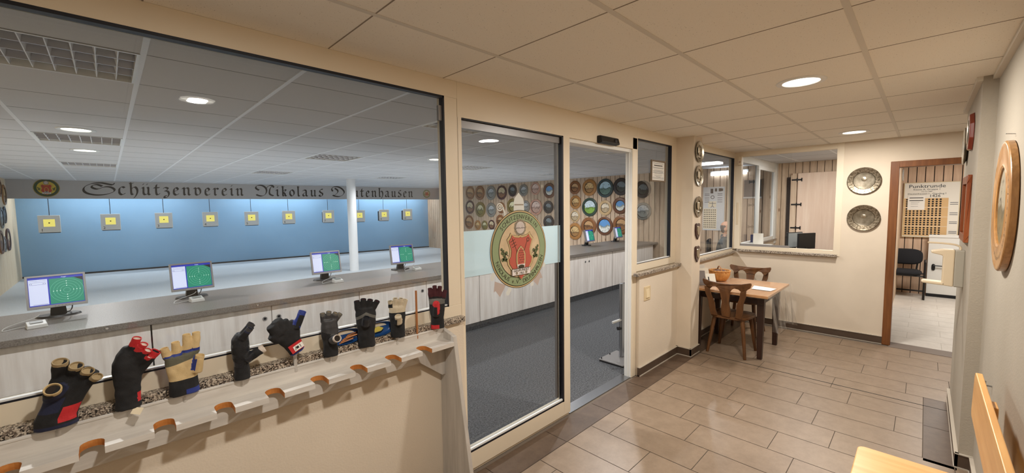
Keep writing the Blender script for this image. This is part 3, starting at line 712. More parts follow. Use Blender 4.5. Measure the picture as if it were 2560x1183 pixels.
# electronic target boxes on wires
T0, T1 = Vector((RX0, 13.45, 0)), Vector((RX1, 12.5, 0)); td = (T1 - T0).normalized(); trz = math.atan2(td.y, td.x)
M_yel = M('glowing_target_paper', (246,232,120), .6, emit=.55); M_plate = M('white_target_plate', (226,228,226), .45)  # target paper given a glow of its own to look lit
ords = ['first', 'second', 'third', 'fourth', 'fifth', 'sixth', 'seventh', 'eighth', 'ninth', 'tenth']
for k, (x, z) in enumerate([(-.908,1.366),(.045,1.378),(.984,1.386),(1.904,1.389),(2.815,1.384),(3.726,1.392),(4.805,1.391),(5.746,1.38),(6.548,1.388),(7.385,1.396)]):
    y = T0.y + (x - T0.x) * td.y / td.x
    t = thing('target_box', 'white electronic target box number %d, %s from the left on the blue wall' % (k+1, ords[k]), 'target', (x, y, z), trz, 'electronic target boxes')
    mb = MB(); a = .165
    mb.box(-a, -.02, -.185, a, .0, .185, 0); obj('front_plate', mb, M_plate, t, bevel=.003)
    mb = MB(); A = [(-.15,0,-.2),(.15,0,-.2),(.15,0,.14),(-.15,0,.14)]; mb.prism(A, [(x_*.9, .2, z_*.9) for x_, _, z_ in A]); obj('housing', mb, MAT['matte_black'], t)
    mb = MB(); rect2(mb, -.085, -.06, .085, .1, -.0215, 0); disc2(mb, 0, .02, .013, -.0235, 1, 16); obj('target_paper', mb, [M_yel, MAT['ink']], t, recalc=False)
    mb = MB(); text(mb, str(k+1), -.11, -.16, .085, -.0225); obj('number', mb, MAT['ink'], t, recalc=False)
    mb = MB(); mb.tube([(0,.05,.14),(0,.05,CEIL-z-.005)], .006, 6); obj('hanging_wire', mb, MAT['gasket'], t)

# club emblem, drawn on a disc of radius 1 in the x-z plane facing -y
EM = [M('emblem_cream', (208,184,148), .55, var=(3, 12)), M('emblem_olive', (146,162,122), .55), M('emblem_line', (60,54,34), .6), M('emblem_red', (192,94,76), .55),
      M('emblem_gold', (204,178,128), .55), M('emblem_white', (232,224,220), .55), M('emblem_grey', (150,138,118), .6), M('emblem_leaf', (96,104,66), .6), M('emblem_ribbon', (188,172,164), .6), M('emblem_pale', (216,218,212), .6)]
EMB = [M('sign_yellow', (214,186,60), .6), M('sign_green', (34,70,40), .6), EM[2], M('sign_red', (190,60,34), .6), M('sign_gold', (222,190,70), .6), EM[5], EM[6], M('sign_leaf', (60,80,30), .6), EM[8], EM[9]]
def sym(h): return h + [(-x, z) for x, z in h[::-1] if abs(x) > 1e-6]
SH = [(0,.36),(.06,.335),(.13,.345),(.24,.36),(.335,.425),(.37,.35),(.46,.26),(.41,.14),(.36,0),(.385,-.16),(.46,-.24),(.43,-.37),(.33,-.5),(.14,-.62),(0,-.78)]
def emblem(parent, mats, e, full=True):
    mb = MB(); lay = [-e*k for k in range(12)]
    P = lambda pts, L, m: mb.poly([(x, lay[L], z) for x, z in pts], m)
    if full:   # mitre, crook and ribbons showing behind the disc
        P([(-.2,.9),(-.19,1.2),(-.16,1.3),(-.02,1.44),(.13,1.3),(.17,1.2),(.18,.9)], 0, 9); P([(-.17,1.12),(.15,1.12),(.15,1.15),(-.17,1.15)], 1, 6)
        for r_ in (.05, .1): ring2(mb, -.66, 1.08, r_-.03, r_, 0, 9, 24)
        line2(mb, [(-.56,1.08),(-.5,.92),(-.48,.8)], .05, 0, 9)
        P([(-.86,-.72),(-.9,-.98),(-.84,-.96),(-.7,-1.13),(-.5,-.86)], 0, 8); P([(.5,-.9),(.66,-1.04),(.76,-.86),(.86,-.86),(.74,-.62)], 0, 8)
        for q, (x, z) in enumerate(((-.38,-1.0),(-.43,-1.07),(-.9,-.56),(-.94,-.63),(.44,-.96),(.9,-.5))): disc2(mb, x, z, .07, -e*.15*(q+1), 9, 8)
    disc2(mb, 0, 0, 1.0, lay[1], 2, 96); disc2(mb, 0, 0, .985, lay[2], 4, 96); disc2(mb, 0, 0, .955, lay[3], 2, 96); disc2(mb, 0, 0, .935, lay[4], 1, 96)
    disc2(mb, 0, 0, .735, lay[5], 2, 96); disc2(mb, 0, 0, .72, lay[6], 0, 96)
    sh = sym(SH); P([(x*1.04, z*1.03+.005) for x, z in sh], 7, 2); P([(x*1.015, z*1.012+.003) for x, z in sh], 8, 4)
    P([(x*.9, z*.93-.015) for x, z in sh], 9, 2); P([(x*.88, z*.915-.016) for x, z in sh], 10, 3)
    L = lay[11]
    for k in range(14): a = 2*PI*k/14; disc2(mb, .0+.17*math.cos(a), .555+.17*math.sin(a), .05, lay[7], 6, 10)
    disc2(mb, 0, .555, .175, lay[8], 6, 32); disc2(mb, 0, .555, .15, lay[9], 5, 32)
    for r_ in (.03, .06, .09, .12): ring2(mb, 0, .555, r_, r_+.013, lay[10], 8, 32)
    line2(mb, [(-.16,.545),(.17,.545)], .01, L, 2)
    mi = [(-.14,-.44),(-.165,-.3),(-.16,-.12),(-.1,.0),(0,.09),(.1,.0),(.16,-.12),(.165,-.3),(.14,-.44)]
    P([(x*1.06, z+.01) for x, z in mi], 11, 2); L2 = L - e; mb.poly([(x, L2, z) for x, z in mi], 4); mb.poly([(x*.74, L2-e, (z+.15)*.84-.15) for x, z in mi], 3)
    for j in range(6):
        for i in range(-1, 2): disc2(mb, i*.062 + (.03 if j % 2 else 0), -.33+j*.06, .013, L2-2*e, 2, 8)
    mb.poly([(-.14,L2-2*e,-.38),(.14,L2-2*e,-.38),(.13,L2-2*e,-.47),(-.13,L2-2*e,-.47)], 5); disc2(mb, 0, -.445, .11, L2-3*e, 2, 20, .45)
    line2(mb, [(-.3,.3),(-.13,-.06)], .014, L, 2)
    for q in (.0, .07, .14): line2(mb, [(-.36+q*.45,.2-q),(-.2+q*.45,.27-q)], .013, L, 2)
    line2(mb, [(.23,.2),(.12,-.06)], .014, L, 2); ring2(mb, .265, .235, .035, .052, L, 2, 16)
    for sx in (-1, 1):
        for dx, dz, rr in ((.57,-.1,.06),(.5,-.06,.05),(.64,-.05,.045),(.55,-.2,.065),(.62,-.22,.05),(.49,-.24,.045),(.66,.04,.04),(.6,.0,.035)): disc2(mb, sx*dx*.98, dz, rr, lay[7], 7, 9)
        line2(mb, [(sx*.42,-.14),(sx*.66,.03)], .012, lay[8], 2); line2(mb, [(sx*.5,-.05),(sx*.57,-.24)], .012, lay[8], 2)
    y = L2 - 3*e; mb.poly([(-.335,y,-.66),(.335,y,-.66),(.335,y,-.48),(-.335,y,-.48)], 2); y -= e; mb.poly([(-.325,y,-.65),(.325,y,-.65),(.325,y,-.49),(-.325,y,-.49)], 5)
    mb.poly([(-.09,y,-.665),(.09,y,-.665),(0,y,-.77)], 3); disc2(mb, -.17, -.6, .04, y-e, 6, 10); disc2(mb, .17, -.6, .04, y-e, 6, 10)
    o = obj('club_emblem', mb, mats, parent, recalc=False)
    tb = MB(); ty = y - 2*e
    text_arc(tb, 'SCHÜTZENVEREIN', 0, 0, .835, 139, 45, .155, lay[5], 0); text_arc(tb, 'NIKOLAUS e.V. DEUTENHAUSEN', 0, 0, .835, 201, 341, .15, lay[5], 0, True)
    obj('lettering', tb, mats[2], o, recalc=False)
    for tx, tz, ts in (('GEGRÜNDET', -.558, .095), ('1963', -.635, .085)):
        tb = MB(); text(tb, tx, 0, tz, ts, ty, 0); obj('lettering', tb, mats[2], o, recalc=False)
    return o
eo = emblem(d1, EM, .0035); eo.location = (1.924, FY+.016, 1.322); eo.scale = (.264, .264, .258)

# name board above the targets
N0, N1 = Vector((RX0, 13.0, 0)), Vector((RX1, 12.18, 0)); nd = (N1 - N0).normalized(); nrz = math.atan2(nd.y, nd.x); NL = (N1 - N0).length
nb = thing('name_board', 'long pale grey board with black blackletter club name above the targets', 'sign', (N0.x, N0.y, 0), nrz)
mb = MB(); mb.box(.01, 0, 1.903, NL-.01, .02, CEIL-.005); obj('board', mb, MAT['valance'], nb)
for wd_, a, b_, z, xh in (('Schützenverein', 1.08, 4.04, 1.998, .178), ('Nikolaus', 4.30, 6.02, 1.99, .176), ('Deutenhausen', 6.24, 8.885, 1.985, .182)):
    mb = MB(); blackletter(mb, wd_, a, b_, z, xh, -.004, 0, .24); obj('lettering', mb, MAT['ink'], nb, recalc=False)
for x, z, r_ in ((.56, 2.128, .19), (9.39, 2.10, .14)):
    o = emblem(nb, EMB if x < 1 else EM, .01, False); o.location = (x, -.003, z); o.scale = (r_, r_, r_)

# painted wooden target plates
def scene_mat(name, sky, land, dark, seed):
    m, nt, b = newmat(name); b.inputs['Roughness'].default_value = .45
    v = coords(nt); mp = v.node; mp.inputs['Location'].default_value = (seed*3.1, seed*1.7, 0)
    sp = nt.nodes.new('ShaderNodeSeparateXYZ'); tc = [n for n in nt.nodes if n.type == 'TEX_COORD'][0]
    nt.links.new(tc.outputs['Object'], sp.inputs[0])
    n1 = nz(nt, v, 2.2, 4, .6); n2 = nz(nt, v, 5.5, 4, .65)
    ad = nt.nodes.new('ShaderNodeMath'); ad.operation = 'MULTIPLY_ADD'; nt.links.new(n1, ad.inputs[0]); ad.inputs[1].default_value = 1.1; nt.links.new(sp.outputs['Z'], ad.inputs[2])
    c1 = ramp(nt, ad.outputs[0], [(.3, land), (.5, [(a+q)/2 for a, q in zip(land, dark)]), (.62, sky)])
    c2 = ramp(nt, n2, [(.57, (0,0,0)), (.66, (255,255,255))])
    mx = nt.nodes.new('ShaderNodeMix'); mx.data_type = 'RGBA'; nt.links.new(c2, mx.inputs[0]); nt.links.new(c1, mx.inputs[6]); mx.inputs[7].default_value = lin(dark)
    nt.links.new(mx.outputs[2], b.inputs['Base Color']); return m
STY = {   # rim colour, sky, land, dark, words
 'oak': ((120,76,38), (190,150,104), (140,96,54), (44,28,18), 'brown carved wooden target plate'),
 'honey': ((150,104,52), (214,180,124), (160,118,68), (56,36,22), 'honey-coloured carved target plate'),
 'lake': ((50,62,62), (176,206,220), (96,124,112), (28,42,40), 'blue-green painted landscape plate'),
 'field': ((46,62,50), (206,222,230), (128,166,68), (26,42,22), 'green meadow painted target plate'),
 'house': ((96,58,32), (96,150,206), (226,226,218), (48,62,50), 'brown-rimmed plate with house under blue sky'),
 'dark': ((52,40,34), (120,128,132), (66,64,54), (16,16,18), 'dark painted target plate'),
 'wine': ((66,32,30), (206,188,152), (140,100,70), (32,20,18), 'dark red-rimmed target plate'),
 'pale': ((176,148,108), (224,210,186), (186,164,130), (64,50,38), 'pale wooden target plate'),
 'grey': ((118,114,106), (186,190,192), (140,142,136), (62,62,62), 'grey pewter-like target plate'),
 'rose': ((176,132,112), (224,196,182), (196,160,142), (92,66,58), 'pinkish faded target plate'),
 'olive': ((110,94,46), (214,208,168), (126,116,56), (40,40,24), 'olive and cream target plate')}
SM = {}
for i, (k, s) in enumerate(STY.items()): SM[k] = (wood('rim_' + k, s[0], [min(255, q*1.18) for q in s[0]], 'z', .6, .4), scene_mat('scene_' + k, s[1], s[2], s[3], i + 1))
PM = {}
def plate(sty, loc, rad, rz, label, group, inner=.68, thick=.09):
    t = thing('target_plate', label, 'plate', loc, rz, group); t.scale = (rad, rad, rad)
    key = (sty, inner)
    if key not in PM:
        mt = Matrix.Rotation(PI/2, 4, 'X'); i_ = inner
        mb = MB(); mb.lathe([(i_,.0),(.97,.0),(1,.03),(1,thick),(.96,thick+.03),(i_+.07,thick+.02),(i_+.06,thick+.02),(i_,.0)], 48, mt, 0); mb.lathe([(i_+.06,thick+.02),(i_+.03,thick-.01),(i_,thick-.03)], 48, mt, 1, False); mb.lathe([(.935,thick+.028),(.95,thick+.0295),(.965,thick+.0275)], 48, mt, 1, False); a = obj('rim', mb, [SM[sty][0], MAT['gap']], t, smooth=40)
        mb = MB(); mb.lathe([(.0,.01),(i_+.005,.01),(i_+.005,thick-.025),(0,thick-.02)], 48, mt); b_ = obj('painting', mb, SM[sty][1], t)
        PM[key] = (a.data, b_.data)
    else:
        for nm, me in zip(('rim', 'painting'), PM[key]): o = bpy.data.objects.new(nm, me); COL.objects.link(o); o.parent = t
    return t
PL = [(10.46,2.076,.22),(9.97,2.06,.227),(9.44,2.042,.221),(8.96,2.036,.215),(8.5,2.079,.174),(8.05,2.072,.17),(7.6,2.101,.175),(7.10,2.026,.205),(6.72,2.021,.17),
 (10.48,1.615,.222),(9.96,1.535,.242),(9.44,1.522,.222),(8.99,1.581,.168),(8.5,1.617,.233),(7.98,1.611,.17),(7.58,1.589,.221),(7.14,1.585,.172),(6.76,1.581,.188),
 (10.54,1.127,.224),(10.11,1.036,.155),(9.77,1.034,.152),(9.44,1.062,.149),(9.04,1.193,.182),(7.13,1.184,.184),(6.8,1.19,.148),
 (6.26,2.071,.171),(5.82,2.052,.205),(5.37,2.019,.222),(4.95,2.035,.201),(6.24,1.701,.172),(5.81,1.573,.226),(5.37,1.552,.181),(4.97,1.598,.194),
 (6.26,1.35,.152),(6.26,.963,.215),(5.84,1.103,.218),(5.385,1.118,.222),(4.935,1.155,.22),(4.41,1.953,.193),(4.4,1.469,.194)]
PS = 'oak oak grey wine dark grey rose house dark wine olive grey oak olive grey rose dark dark oak honey olive wine oak dark dark oak honey lake dark honey field pale house pale honey oak house oak dark grey'.split()
ordn = ['first','second','third','fourth','fifth','sixth','seventh','eighth','ninth','tenth','eleventh','twelfth']
rows = [(0,9,'top row behind the emblem door'), (9,18,'middle row behind the emblem door'), (18,25,'lowest row behind the emblem door')]
for i, (y, z, rr) in enumerate(PL):
    w = None
    for a, b_, nm in rows:
        if a <= i < b_: w = '%s from the left, %s' % (ordn[i-a], nm)
    if w is None:
        w = {25:'top left in the open doorway',26:'second in the doorway top row',27:'third in the doorway top row',28:'fourth in the doorway top row',29:'left end of the doorway, second down',
             30:'in the middle of the doorway',31:'in the doorway right of the meadow plate',32:'at the right jamb of the doorway',33:'small, left end of the doorway, third down',34:'lowest at the left of the doorway',
             35:'above the doorway monitor',36:'low in the doorway between two monitors',37:'low at the right jamb of the doorway',38:'upper one by the narrow side window',39:'lower one by the narrow side window'}[i]
    plate(PS[i], (RX1+.001, y, z), rr, -PI/2, (STY[PS[i]][4] + ', ' + w).replace('brown-rimmed plate with house under blue sky, eighth', 'plate with house under blue sky, eighth'), 'target plates on the range wall', .58 if i % 3 else .7)
for y, z, rr, s, w in [(12.36,2.09,.17,'oak','uppermost'), (12.74,1.97,.2,'honey','second from the top'), (12.22,1.523,.2,'grey','larger of the middle pair'), (12.60,1.575,.165,'dark','smaller of the middle pair'),
        (11.93,1.078,.22,'oak','front of the lowest three'), (12.30,1.021,.15,'grey','small middle one of the lowest three'), (12.70,1.09,.22,'wine','rear of the lowest three')]:
    plate(s, (RX0-.001, y, z), rr, PI/2, STY[s][4] + ' on the left range wall, ' + w, 'target plates on the left range wall')
# ================================================================== RIFLE RACK WITH GLOVES
rk = thing('rifle_rack', 'grey-washed wooden rifle rack with notched shelf along the low window wall', 'rack', (1.255, 1.81, 0))
def rel(mb): mb.v = [(x-1.255, y-1.81, z) for x, y, z in mb.v]; return mb
ZS = .895
mb = MB(); xs = [(-.26,), ]
NC = [-.575, -.408, -.241, -.075, .0925, .2575, .4185, .585, .752, .920, 1.09]
prof = [(-.9, 1.712)]
hw = .027
for c in NC:
    prof += [(c-hw, 1.712), (c-hw, 1.765)]
    prof += [(c - hw*math.cos(PI*k/8), 1.765 + .026*math.sin(PI*k/8)) for k in range(1, 8)]
    prof += [(c+hw, 1.765), (c+hw, 1.712)]
prof += [(1.255, 1.712), (1.255, 1.81), (-.9, 1.81)]
A = [(x, y, ZS-.021) for x, y in prof]; B = [(x, y, ZS) for x, y in prof]; n = len(prof)
mb.add(A + B, [list(range(n))[::-1], list(range(n, 2*n))], 0)
for i in range(n):
    j = (i+1) % n; inn = any(abs((prof[i][0]+prof[j][0])/2 - c) < hw + .002 for c in NC) and (prof[i][1] + prof[j][1])/2 > 1.7125 and (prof[i][1]+prof[j][1])/2 < 1.80
    mb.add([A[i], A[j], B[j], B[i]], [(0,1,2,3)], 1 if inn else 0)
obj('notched_shelf', rel(mb), [MAT['rack'], MAT['notch']], rk)
mb = MB(); mb.box(-.9, 1.81, .80, 1.255, 1.819, .952); obj('back_board', rel(mb), MAT['rack'], rk)
mb = MB()
for y in (1.808, 1.8195): mb.prism([(-.9,y,.948),(-.9,y+.007,.948),(-.9,y+.007,.953),(-.9,y+.0035,.956),(-.9,y,.953)], [(1.255,y,.948),(1.255,y+.007,.948),(1.255,y+.007,.953),(1.255,y+.0035,.956),(1.255,y,.953)])
obj('top_moulding', rel(mb), MAT['rack'], rk)
mb = MB(); A = [(1.255,1.565,0),(1.255,1.842,0),(1.255,1.842,.948),(1.255,1.812,.943),(1.255,1.722,.922)]
mb.prism(A, [(x+.024, y, z) for x, y, z in A]); obj('end_panel', rel(mb), MAT['rack_z'], rk, bevel=.002)
mb = MB(); A = [(1.254,1.80,ZS-.022),(1.254,1.80,.70),(1.235,1.80,.70),(1.01,1.80,ZS-.022)]; mb.prism(A, [(x, y+.018, z) for x, y, z in A]); obj('corner_brace', rel(mb), MAT['rack_z'], rk)
GX = [-.145, .012, .155, .328, .518, .657, .821, .981, 1.213]
def peg(x, h, m='peg', rr=.0055, lean=0):
    mb = MB(); mb.tube([(x, 1.8145, .93), (x+lean, 1.8145, .93+h)], rr, 10); return obj('peg', rel(mb), MAT[m], rk, smooth=50)
peg(1.097, .25)
for k, x in enumerate(GX): peg(x, .074 if k == 4 else .036 if k == 7 else .0285, 'rack_z', .0075)

# ------------------------------------------------------------------ shooting gloves
def leather(name, rgb, rough=.6): return M(name, rgb, rough, bump=(240, .35), var=(30, 8))
G = dict(black=leather('black_glove_cloth', (24,24,26), .8), navy=leather('navy_glove_cloth', (26,32,60), .75), red=leather('red_glove_cloth', (196,40,46), .6), tan=leather('tan_glove_leather', (206,180,132), .7),
         grey=leather('grey_glove_cloth', (98,96,90), .75), dkgrey=leather('dark_grey_glove_leather', (58,58,60), .5), beige=leather('beige_glove_leather', (196,182,156), .65), maroon=leather('maroon_glove_cloth', (66,20,28), .7),
         blue=leather('blue_glove_trim', (34,52,130), .6), olive=leather('olive_grey_glove', (92,90,74), .75), lining=leather('tan_glove_lining', (168,148,112), .9), white=leather('white_glove_lining', (214,202,190), .8), shine=leather('glossy_black_leather', (30,32,38), .35), hole=M('glove_inside', (40,32,26), .95))
GN = list(G.keys())
def build_mesh_remesh(mb, voxel, smooth_it=4):
    me = bpy.data.meshes.new('tmp'); me.from_pydata(mb.v, [], mb.f)
    bm = bmesh.new(); bm.from_mesh(me); bmesh.ops.recalc_face_normals(bm, faces=bm.faces); bm.to_mesh(me); bm.free()
    o = bpy.data.objects.new('tmp', me); COL.objects.link(o)
    r_ = o.modifiers.new('r', 'REMESH'); r_.mode = 'VOXEL'; r_.voxel_size = voxel
    dg = bpy.context.evaluated_depsgraph_get(); ev = o.evaluated_get(dg); m2 = bpy.data.meshes.new_from_object(ev)
    bpy.data.objects.remove(o); bpy.data.meshes.remove(me)
    bm = bmesh.new(); bm.from_mesh(m2)
    for _ in range(smooth_it): bmesh.ops.smooth_vert(bm, verts=bm.verts, factor=.5, use_axis_x=True, use_axis_y=True, use_axis_z=True)
    bm.to_mesh(m2); bm.free(); return m2
def ell(cx, cy, z, a, b, n=20): return [(cx + a*math.cos(2*PI*k/n), cy + b*math.sin(2*PI*k/n)*(.85 + .15*abs(math.cos(2*PI*k/n))), z) for k in range(n)]
def frustum(mb, p, q, r0, r1, flat=1.0, n=14, side=None):
    p, q = Vector(p), Vector(q); t = (q - p).normalized(); s = Vector(side) if side else Vector((1,0,0))
    a = (s - t*s.dot(t)).normalized(); b = t.cross(a)
    def ringp(c, rr): return [c + a*rr*math.cos(2*PI*k/n) + b*rr*flat*math.sin(2*PI*k/n) for k in range(n)]
    mb.loft([ringp(p, r0), ringp(p.lerp(q, .5), (r0+r1)*.52), ringp(q, r1)])
    return ringp, q, t, r1
def opening(parent, name, p, q, rr, flat, side, lip, inner):
    mb = MB(); p, q = Vector(p), Vector(q); t = (q - p).normalized(); s = Vector(side) if side else Vector((1,0,0))
    a = (s - t*s.dot(t)).normalized(); b = t.cross(a); n = 20
    def rg(off, r_): c = q + t*off; return [c + a*r_*math.cos(2*PI*k/n) + b*r_*flat*math.sin(2*PI*k/n) for k in range(n)]
    mb.loft([rg(-.008, rr*1.0), rg(.0045, rr*1.04), rg(.0075, rr*.98), rg(.007, rr*.86), rg(.004, rr*.82)], 0, caps=False)
    mb.loft([rg(.004, rr*.82), rg(.0012, rr*.78)], 1, caps=False); mb.poly(rg(.0012, rr*.78), 1 if inner != 'deep' else 2)
    return obj(name, mb, [G[lip], G[inner if inner != 'deep' else lip], G['hole']], parent, smooth=50)
def glove(x, y, z, rz, label, palm, fingers, thumb, color, lip='lining', lean=(0,0), thumb_lip=None, inner='lining', tilt=0, thumb_inner='deep', cuts=(), fl=.8):
    """palm: (z, half width, half depth) rings; fingers: (base, tip, r0, r1); local x to the right, -y to the viewer; cuts: seam planes"""
    t = thing('shooting_glove', label, 'glove', (x, y, z), rz, 'shooting gloves on the rifle rack'); t.rotation_euler = (0, math.radians(tilt), rz)
    mb = MB()
    def sh(p, s=1): return Vector((p[0] + s*lean[0]*max(0, p[2]-.03), p[1] + s*lean[1]*max(0, p[2]-.03), p[2]))
    mb.loft([ell(q[3] if len(q) > 3 else 0, 0, q[0], q[1], q[2]) for q in palm])
    fs = []
    for f_ in fingers + [thumb]:
        a = Vector(f_[0]); b_ = sh(sh(a) + (Vector(f_[1]) - Vector(f_[0])), -1); fs.append((a, b_, f_[2], f_[3]))
        frustum(mb, a, b_, f_[2], f_[3], fl if f_ is not thumb else .95)
    me = build_mesh_remesh(mb, .0030)
    for v in me.vertices:
        nzv = mnoise.noise(v.co*46 + Vector((x*9, 0, 0)))*.0016 + mnoise.noise(v.co*Vector((60,60,24)) + Vector((0,x*5,3)))*.0012
        v.co += v.normal * nzv
    bm = bmesh.new(); bm.from_mesh(me)
    for c_, n_ in [((0,0,.05), (0,0,1))] + list(cuts): bmesh.ops.bisect_plane(bm, geom=bm.verts[:] + bm.edges[:] + bm.faces[:], dist=1e-6, plane_co=c_, plane_no=n_)
    bm.to_mesh(me); bm.free()
    groups = {}
    cen = np.empty(len(me.polygons)*3); me.polygons.foreach_get('center', cen); cen = cen.reshape(-1, 3)
    D = []; K = []
    for s0, s1, _, _ in fs:
        s0 = np.array(s0); dv = np.array(s1) - s0; k_ = np.clip(((cen - s0) @ dv) / (dv @ dv), 0, 1); K.append(k_); D.append(np.linalg.norm(cen - s0 - k_[:, None]*dv, axis=1))
    D = np.array(D); K = np.array(K); rad = np.array([f_[2] for f_ in fs]); FD = np.argmin(D[:-1] - rad[:-1, None], axis=0)
    for pi, p in enumerate(me.polygons):
        c = Vector(cen[pi]); fd = int(FD[pi]); dth, kth, dfi, kfi = D[-1, pi], K[-1, pi], D[fd, pi], K[fd, pi]
        part = 'thumb' if dth < rad[-1]*1.25 and kth > .2 else ('finger_%d' % fd if dfi < rad[fd]*1.3 and kfi > .15 and c.z > palm[-1][0]-.02 else ('cuff' if c.z < .05 else 'body'))
        col = color(part, c, kfi if part[0] == 'f' else kth)
        groups.setdefault('cuff' if part == 'cuff' else ('thumb_sleeve' if part == 'thumb' else ('finger_sleeve_%d' % fd if part[0] == 'f' else 'glove_body')), []).append((p, col))
    for nm, ps in groups.items():
        m2 = MB(); mp = {}; mats = []; 
        for p, col in ps:
            idx = []
            for vi in p.vertices:
                if vi not in mp: mp[vi] = len(m2.v); m2.v.append(tuple(sh(me.vertices[vi].co)))
                idx.append(mp[vi])
            if col not in mats: mats.append(col)
            m2.f.append(idx); m2.m.append(mats.index(col))
        name = 'finger_sleeve' if nm.startswith('finger') else nm
        obj(name, m2, [G[c] for c in mats], t, smooth=75, recalc=False)
    bpy.data.meshes.remove(me)
    fs = [(sh(a), sh(b_), r0, r1) for a, b_, r0, r1 in fs]
    for a, b_, r0, r1 in fs[:-1]:
        if r0 < .019: opening(t, 'finger_opening', a, b_, r1*.96, fl, None, lip, inner)
    a, b_, r0, r1 = fs[-1]; opening(t, 'thumb_opening', a, b_, r1*.96, .95, None, thumb_lip or lip, thumb_inner)
    return t
GY, GZ = 1.800, .963
PALM = [(0,.036,.026),(.02,.036,.027),(.055,.033,.025),(.09,.042,.026),(.125,.046,.024),(.148,.043,.021)]
def fingers4(zb, xs, dirs, ln, r0=.0125, r1=.0118, y=0): return [((x, y, zb), (x + d[0]*l, y + d[1]*l, zb + d[2]*l), r0, r1) for x, d, l in zip(xs, dirs, ln)]
up = (0,0,1)
# 1 black, turned up thumb, red patch
glove(GX[0], GY, GZ, 0, 'large black and navy shooting glove with red square patch, leftmost on the rack',
  [(0,.046,.03),(.02,.046,.032),(.06,.043,.03),(.11,.05,.031),(.140,.054,.028),(.162,.036,.024,-.012)],
  [((-.034,0,.150),(-.030,-.034,.198),.0178,.0178), ((-.006,0,.142),(.004,-.034,.178),.0172,.017), ((.018,0,.128),(.032,-.032,.156),.0165,.016), ((.038,0,.112),(.056,-.03,.132),.0155,.0148)],
  ((-.026,-.018,.098), (-.026,-.052,.128), .022, .0195),
  lambda p, c, k: ('navy' if p == 'thumb' and k < .75 else 'red' if .018 < c.z < .062 and .004 < c.x < .042 and c.y < 0 else 'navy' if c.z < .012 or (p == 'body' and -.05 < c.x < 0 and c.z < .09 and c.y < 0) else 'black'),
  lean=(.42, 0), thumb_lip='tan', inner='lining', lip='lining', cuts=[((0,0,z_),(0,0,1)) for z_ in (.012,.018,.062,.09)] + [((x_,0,0),(1,0,0)) for x_ in (.004,.042)])
# 2 black mitt seen edge-on with red fingertips
t2 = glove(GX[1], GY, GZ, 0, 'tall black leather glove with bright red stepped finger ends, second on the rack',
  [(0,.034,.027),(.03,.031,.025),(.07,.032,.024,.002),(.11,.036,.028,.002),(.15,.036,.03,.004),(.18,.03,.028,.010),(.205,.018,.02,.016)],
  [((.016,-.010,.188),(.030,-.028,.226),.0135,.0125), ((.022,-.010,.172),(.044,-.03,.204),.0135,.0125), ((.028,-.010,.155),(.052,-.03,.182),.013,.012), ((.03,-.008,.138),(.054,-.026,.160),.0125,.0115)],
  ((.026,.004,.11), (.072,-.012,.168), .0165, .015),
  lambda p, c, k: ('red' if (p[0] == 'f' and k > .5) or (p == 'thumb' and (k > .82 or c.z < .082 + (c.x-.02)*1.2)) or (p == 'cuff' and c.x > .022 and c.z > .02) else 'black'),
  inner='white', lip='red', thumb_lip='red', thumb_inner='black')
mb = MB(); mb.prism([(-.0,-.03,-.004),(.022,-.04,-.012),(.012,-.052,-.026),(-.010,-.042,-.018)], [(-.0,-.029,-.003),(.022,-.039,-.011),(.012,-.051,-.025),(-.010,-.041,-.017)])
obj('paper_tag', mb, M('cream_tag', (226,212,182), .7), t2, loc=(.012,.012,.008))
# 3 tan palm glove with blue trim
def c3(p, c, k):
    if p == 'cuff': return 'blue' if c.z < .02 and c.x > .0 else 'black'
    if p[0] == 'f': return 'tan' if (c.y < 0 and k > .3) else 'blue'
    if p == 'thumb': return 'blue' if c.x < .026 + (c.z-.08)*.15 else 'tan'
    if c.z < .056: return 'black'
    if c.z > .118 + c.x*.2: return 'olive'
    return 'tan' if c.y < .008 else 'blue'
glove(GX[2], GY, GZ, math.radians(8), 'tan-palmed shooting glove with blue trim and black cuff, third on the rack', 
  [(0,.044,.028),(.02,.043,.028),(.055,.040,.024),(.09,.046,.024),(.125,.048,.022),(.142,.045,.019)],
  fingers4(.136, [-.041,-.0145,.0135,.040], [(-.16,-.1,.98),(-.05,-.15,.98),(.02,-.1,1),(.05,-.05,1)], [.034,.048,.066,.066], .0125, .0120),
  ((.034,-.018,.07), (.042,-.03,.125), .0155, .014), c3, inner='tan', lip='tan', thumb_lip='tan', thumb_inner='tan', cuts=[((0,0,.02),(0,0,1)), ((0,0,.056),(0,0,1)), ((0,0,0),(1,0,0)), ((0,0,.118),(-.2,0,1)), ((.026,0,.08),(1,0,-.15))])
# 4 black glove edge-on, thumb to the right
glove(GX[3], GY, GZ, math.radians(-8), 'shiny black shooting glove with thumb sticking out right, fourth on the rack',
  [(0,.027,.026),(.02,.026,.026),(.055,.024,.025),(.09,.028,.032),(.125,.030,.036,-.002),(.155,.028,.035,.0),(.175,.020,.03,.006)],
  [((.002,-.026,.158),(.028,-.036,.192),.0135,.012), ((.006,-.008,.168),(.034,-.014,.205),.013,.012), ((.006,.01,.166),(.038,.004,.198),.0125,.0115), ((.004,.026,.156),(.036,.022,.184),.012,.011)],
  ((.012,-.016,.075), (.066,-.022,.105), .0185, .0165),
  lambda p, c, k: ('navy' if p[0] == 'f' and k > .75 else 'shine' if p in ('body', 'thumb') and mnoise.noise(c*40) > .1 else 'black'), inner='navy', lip='dkgrey', thumb_lip='white', thumb_inner='beige')
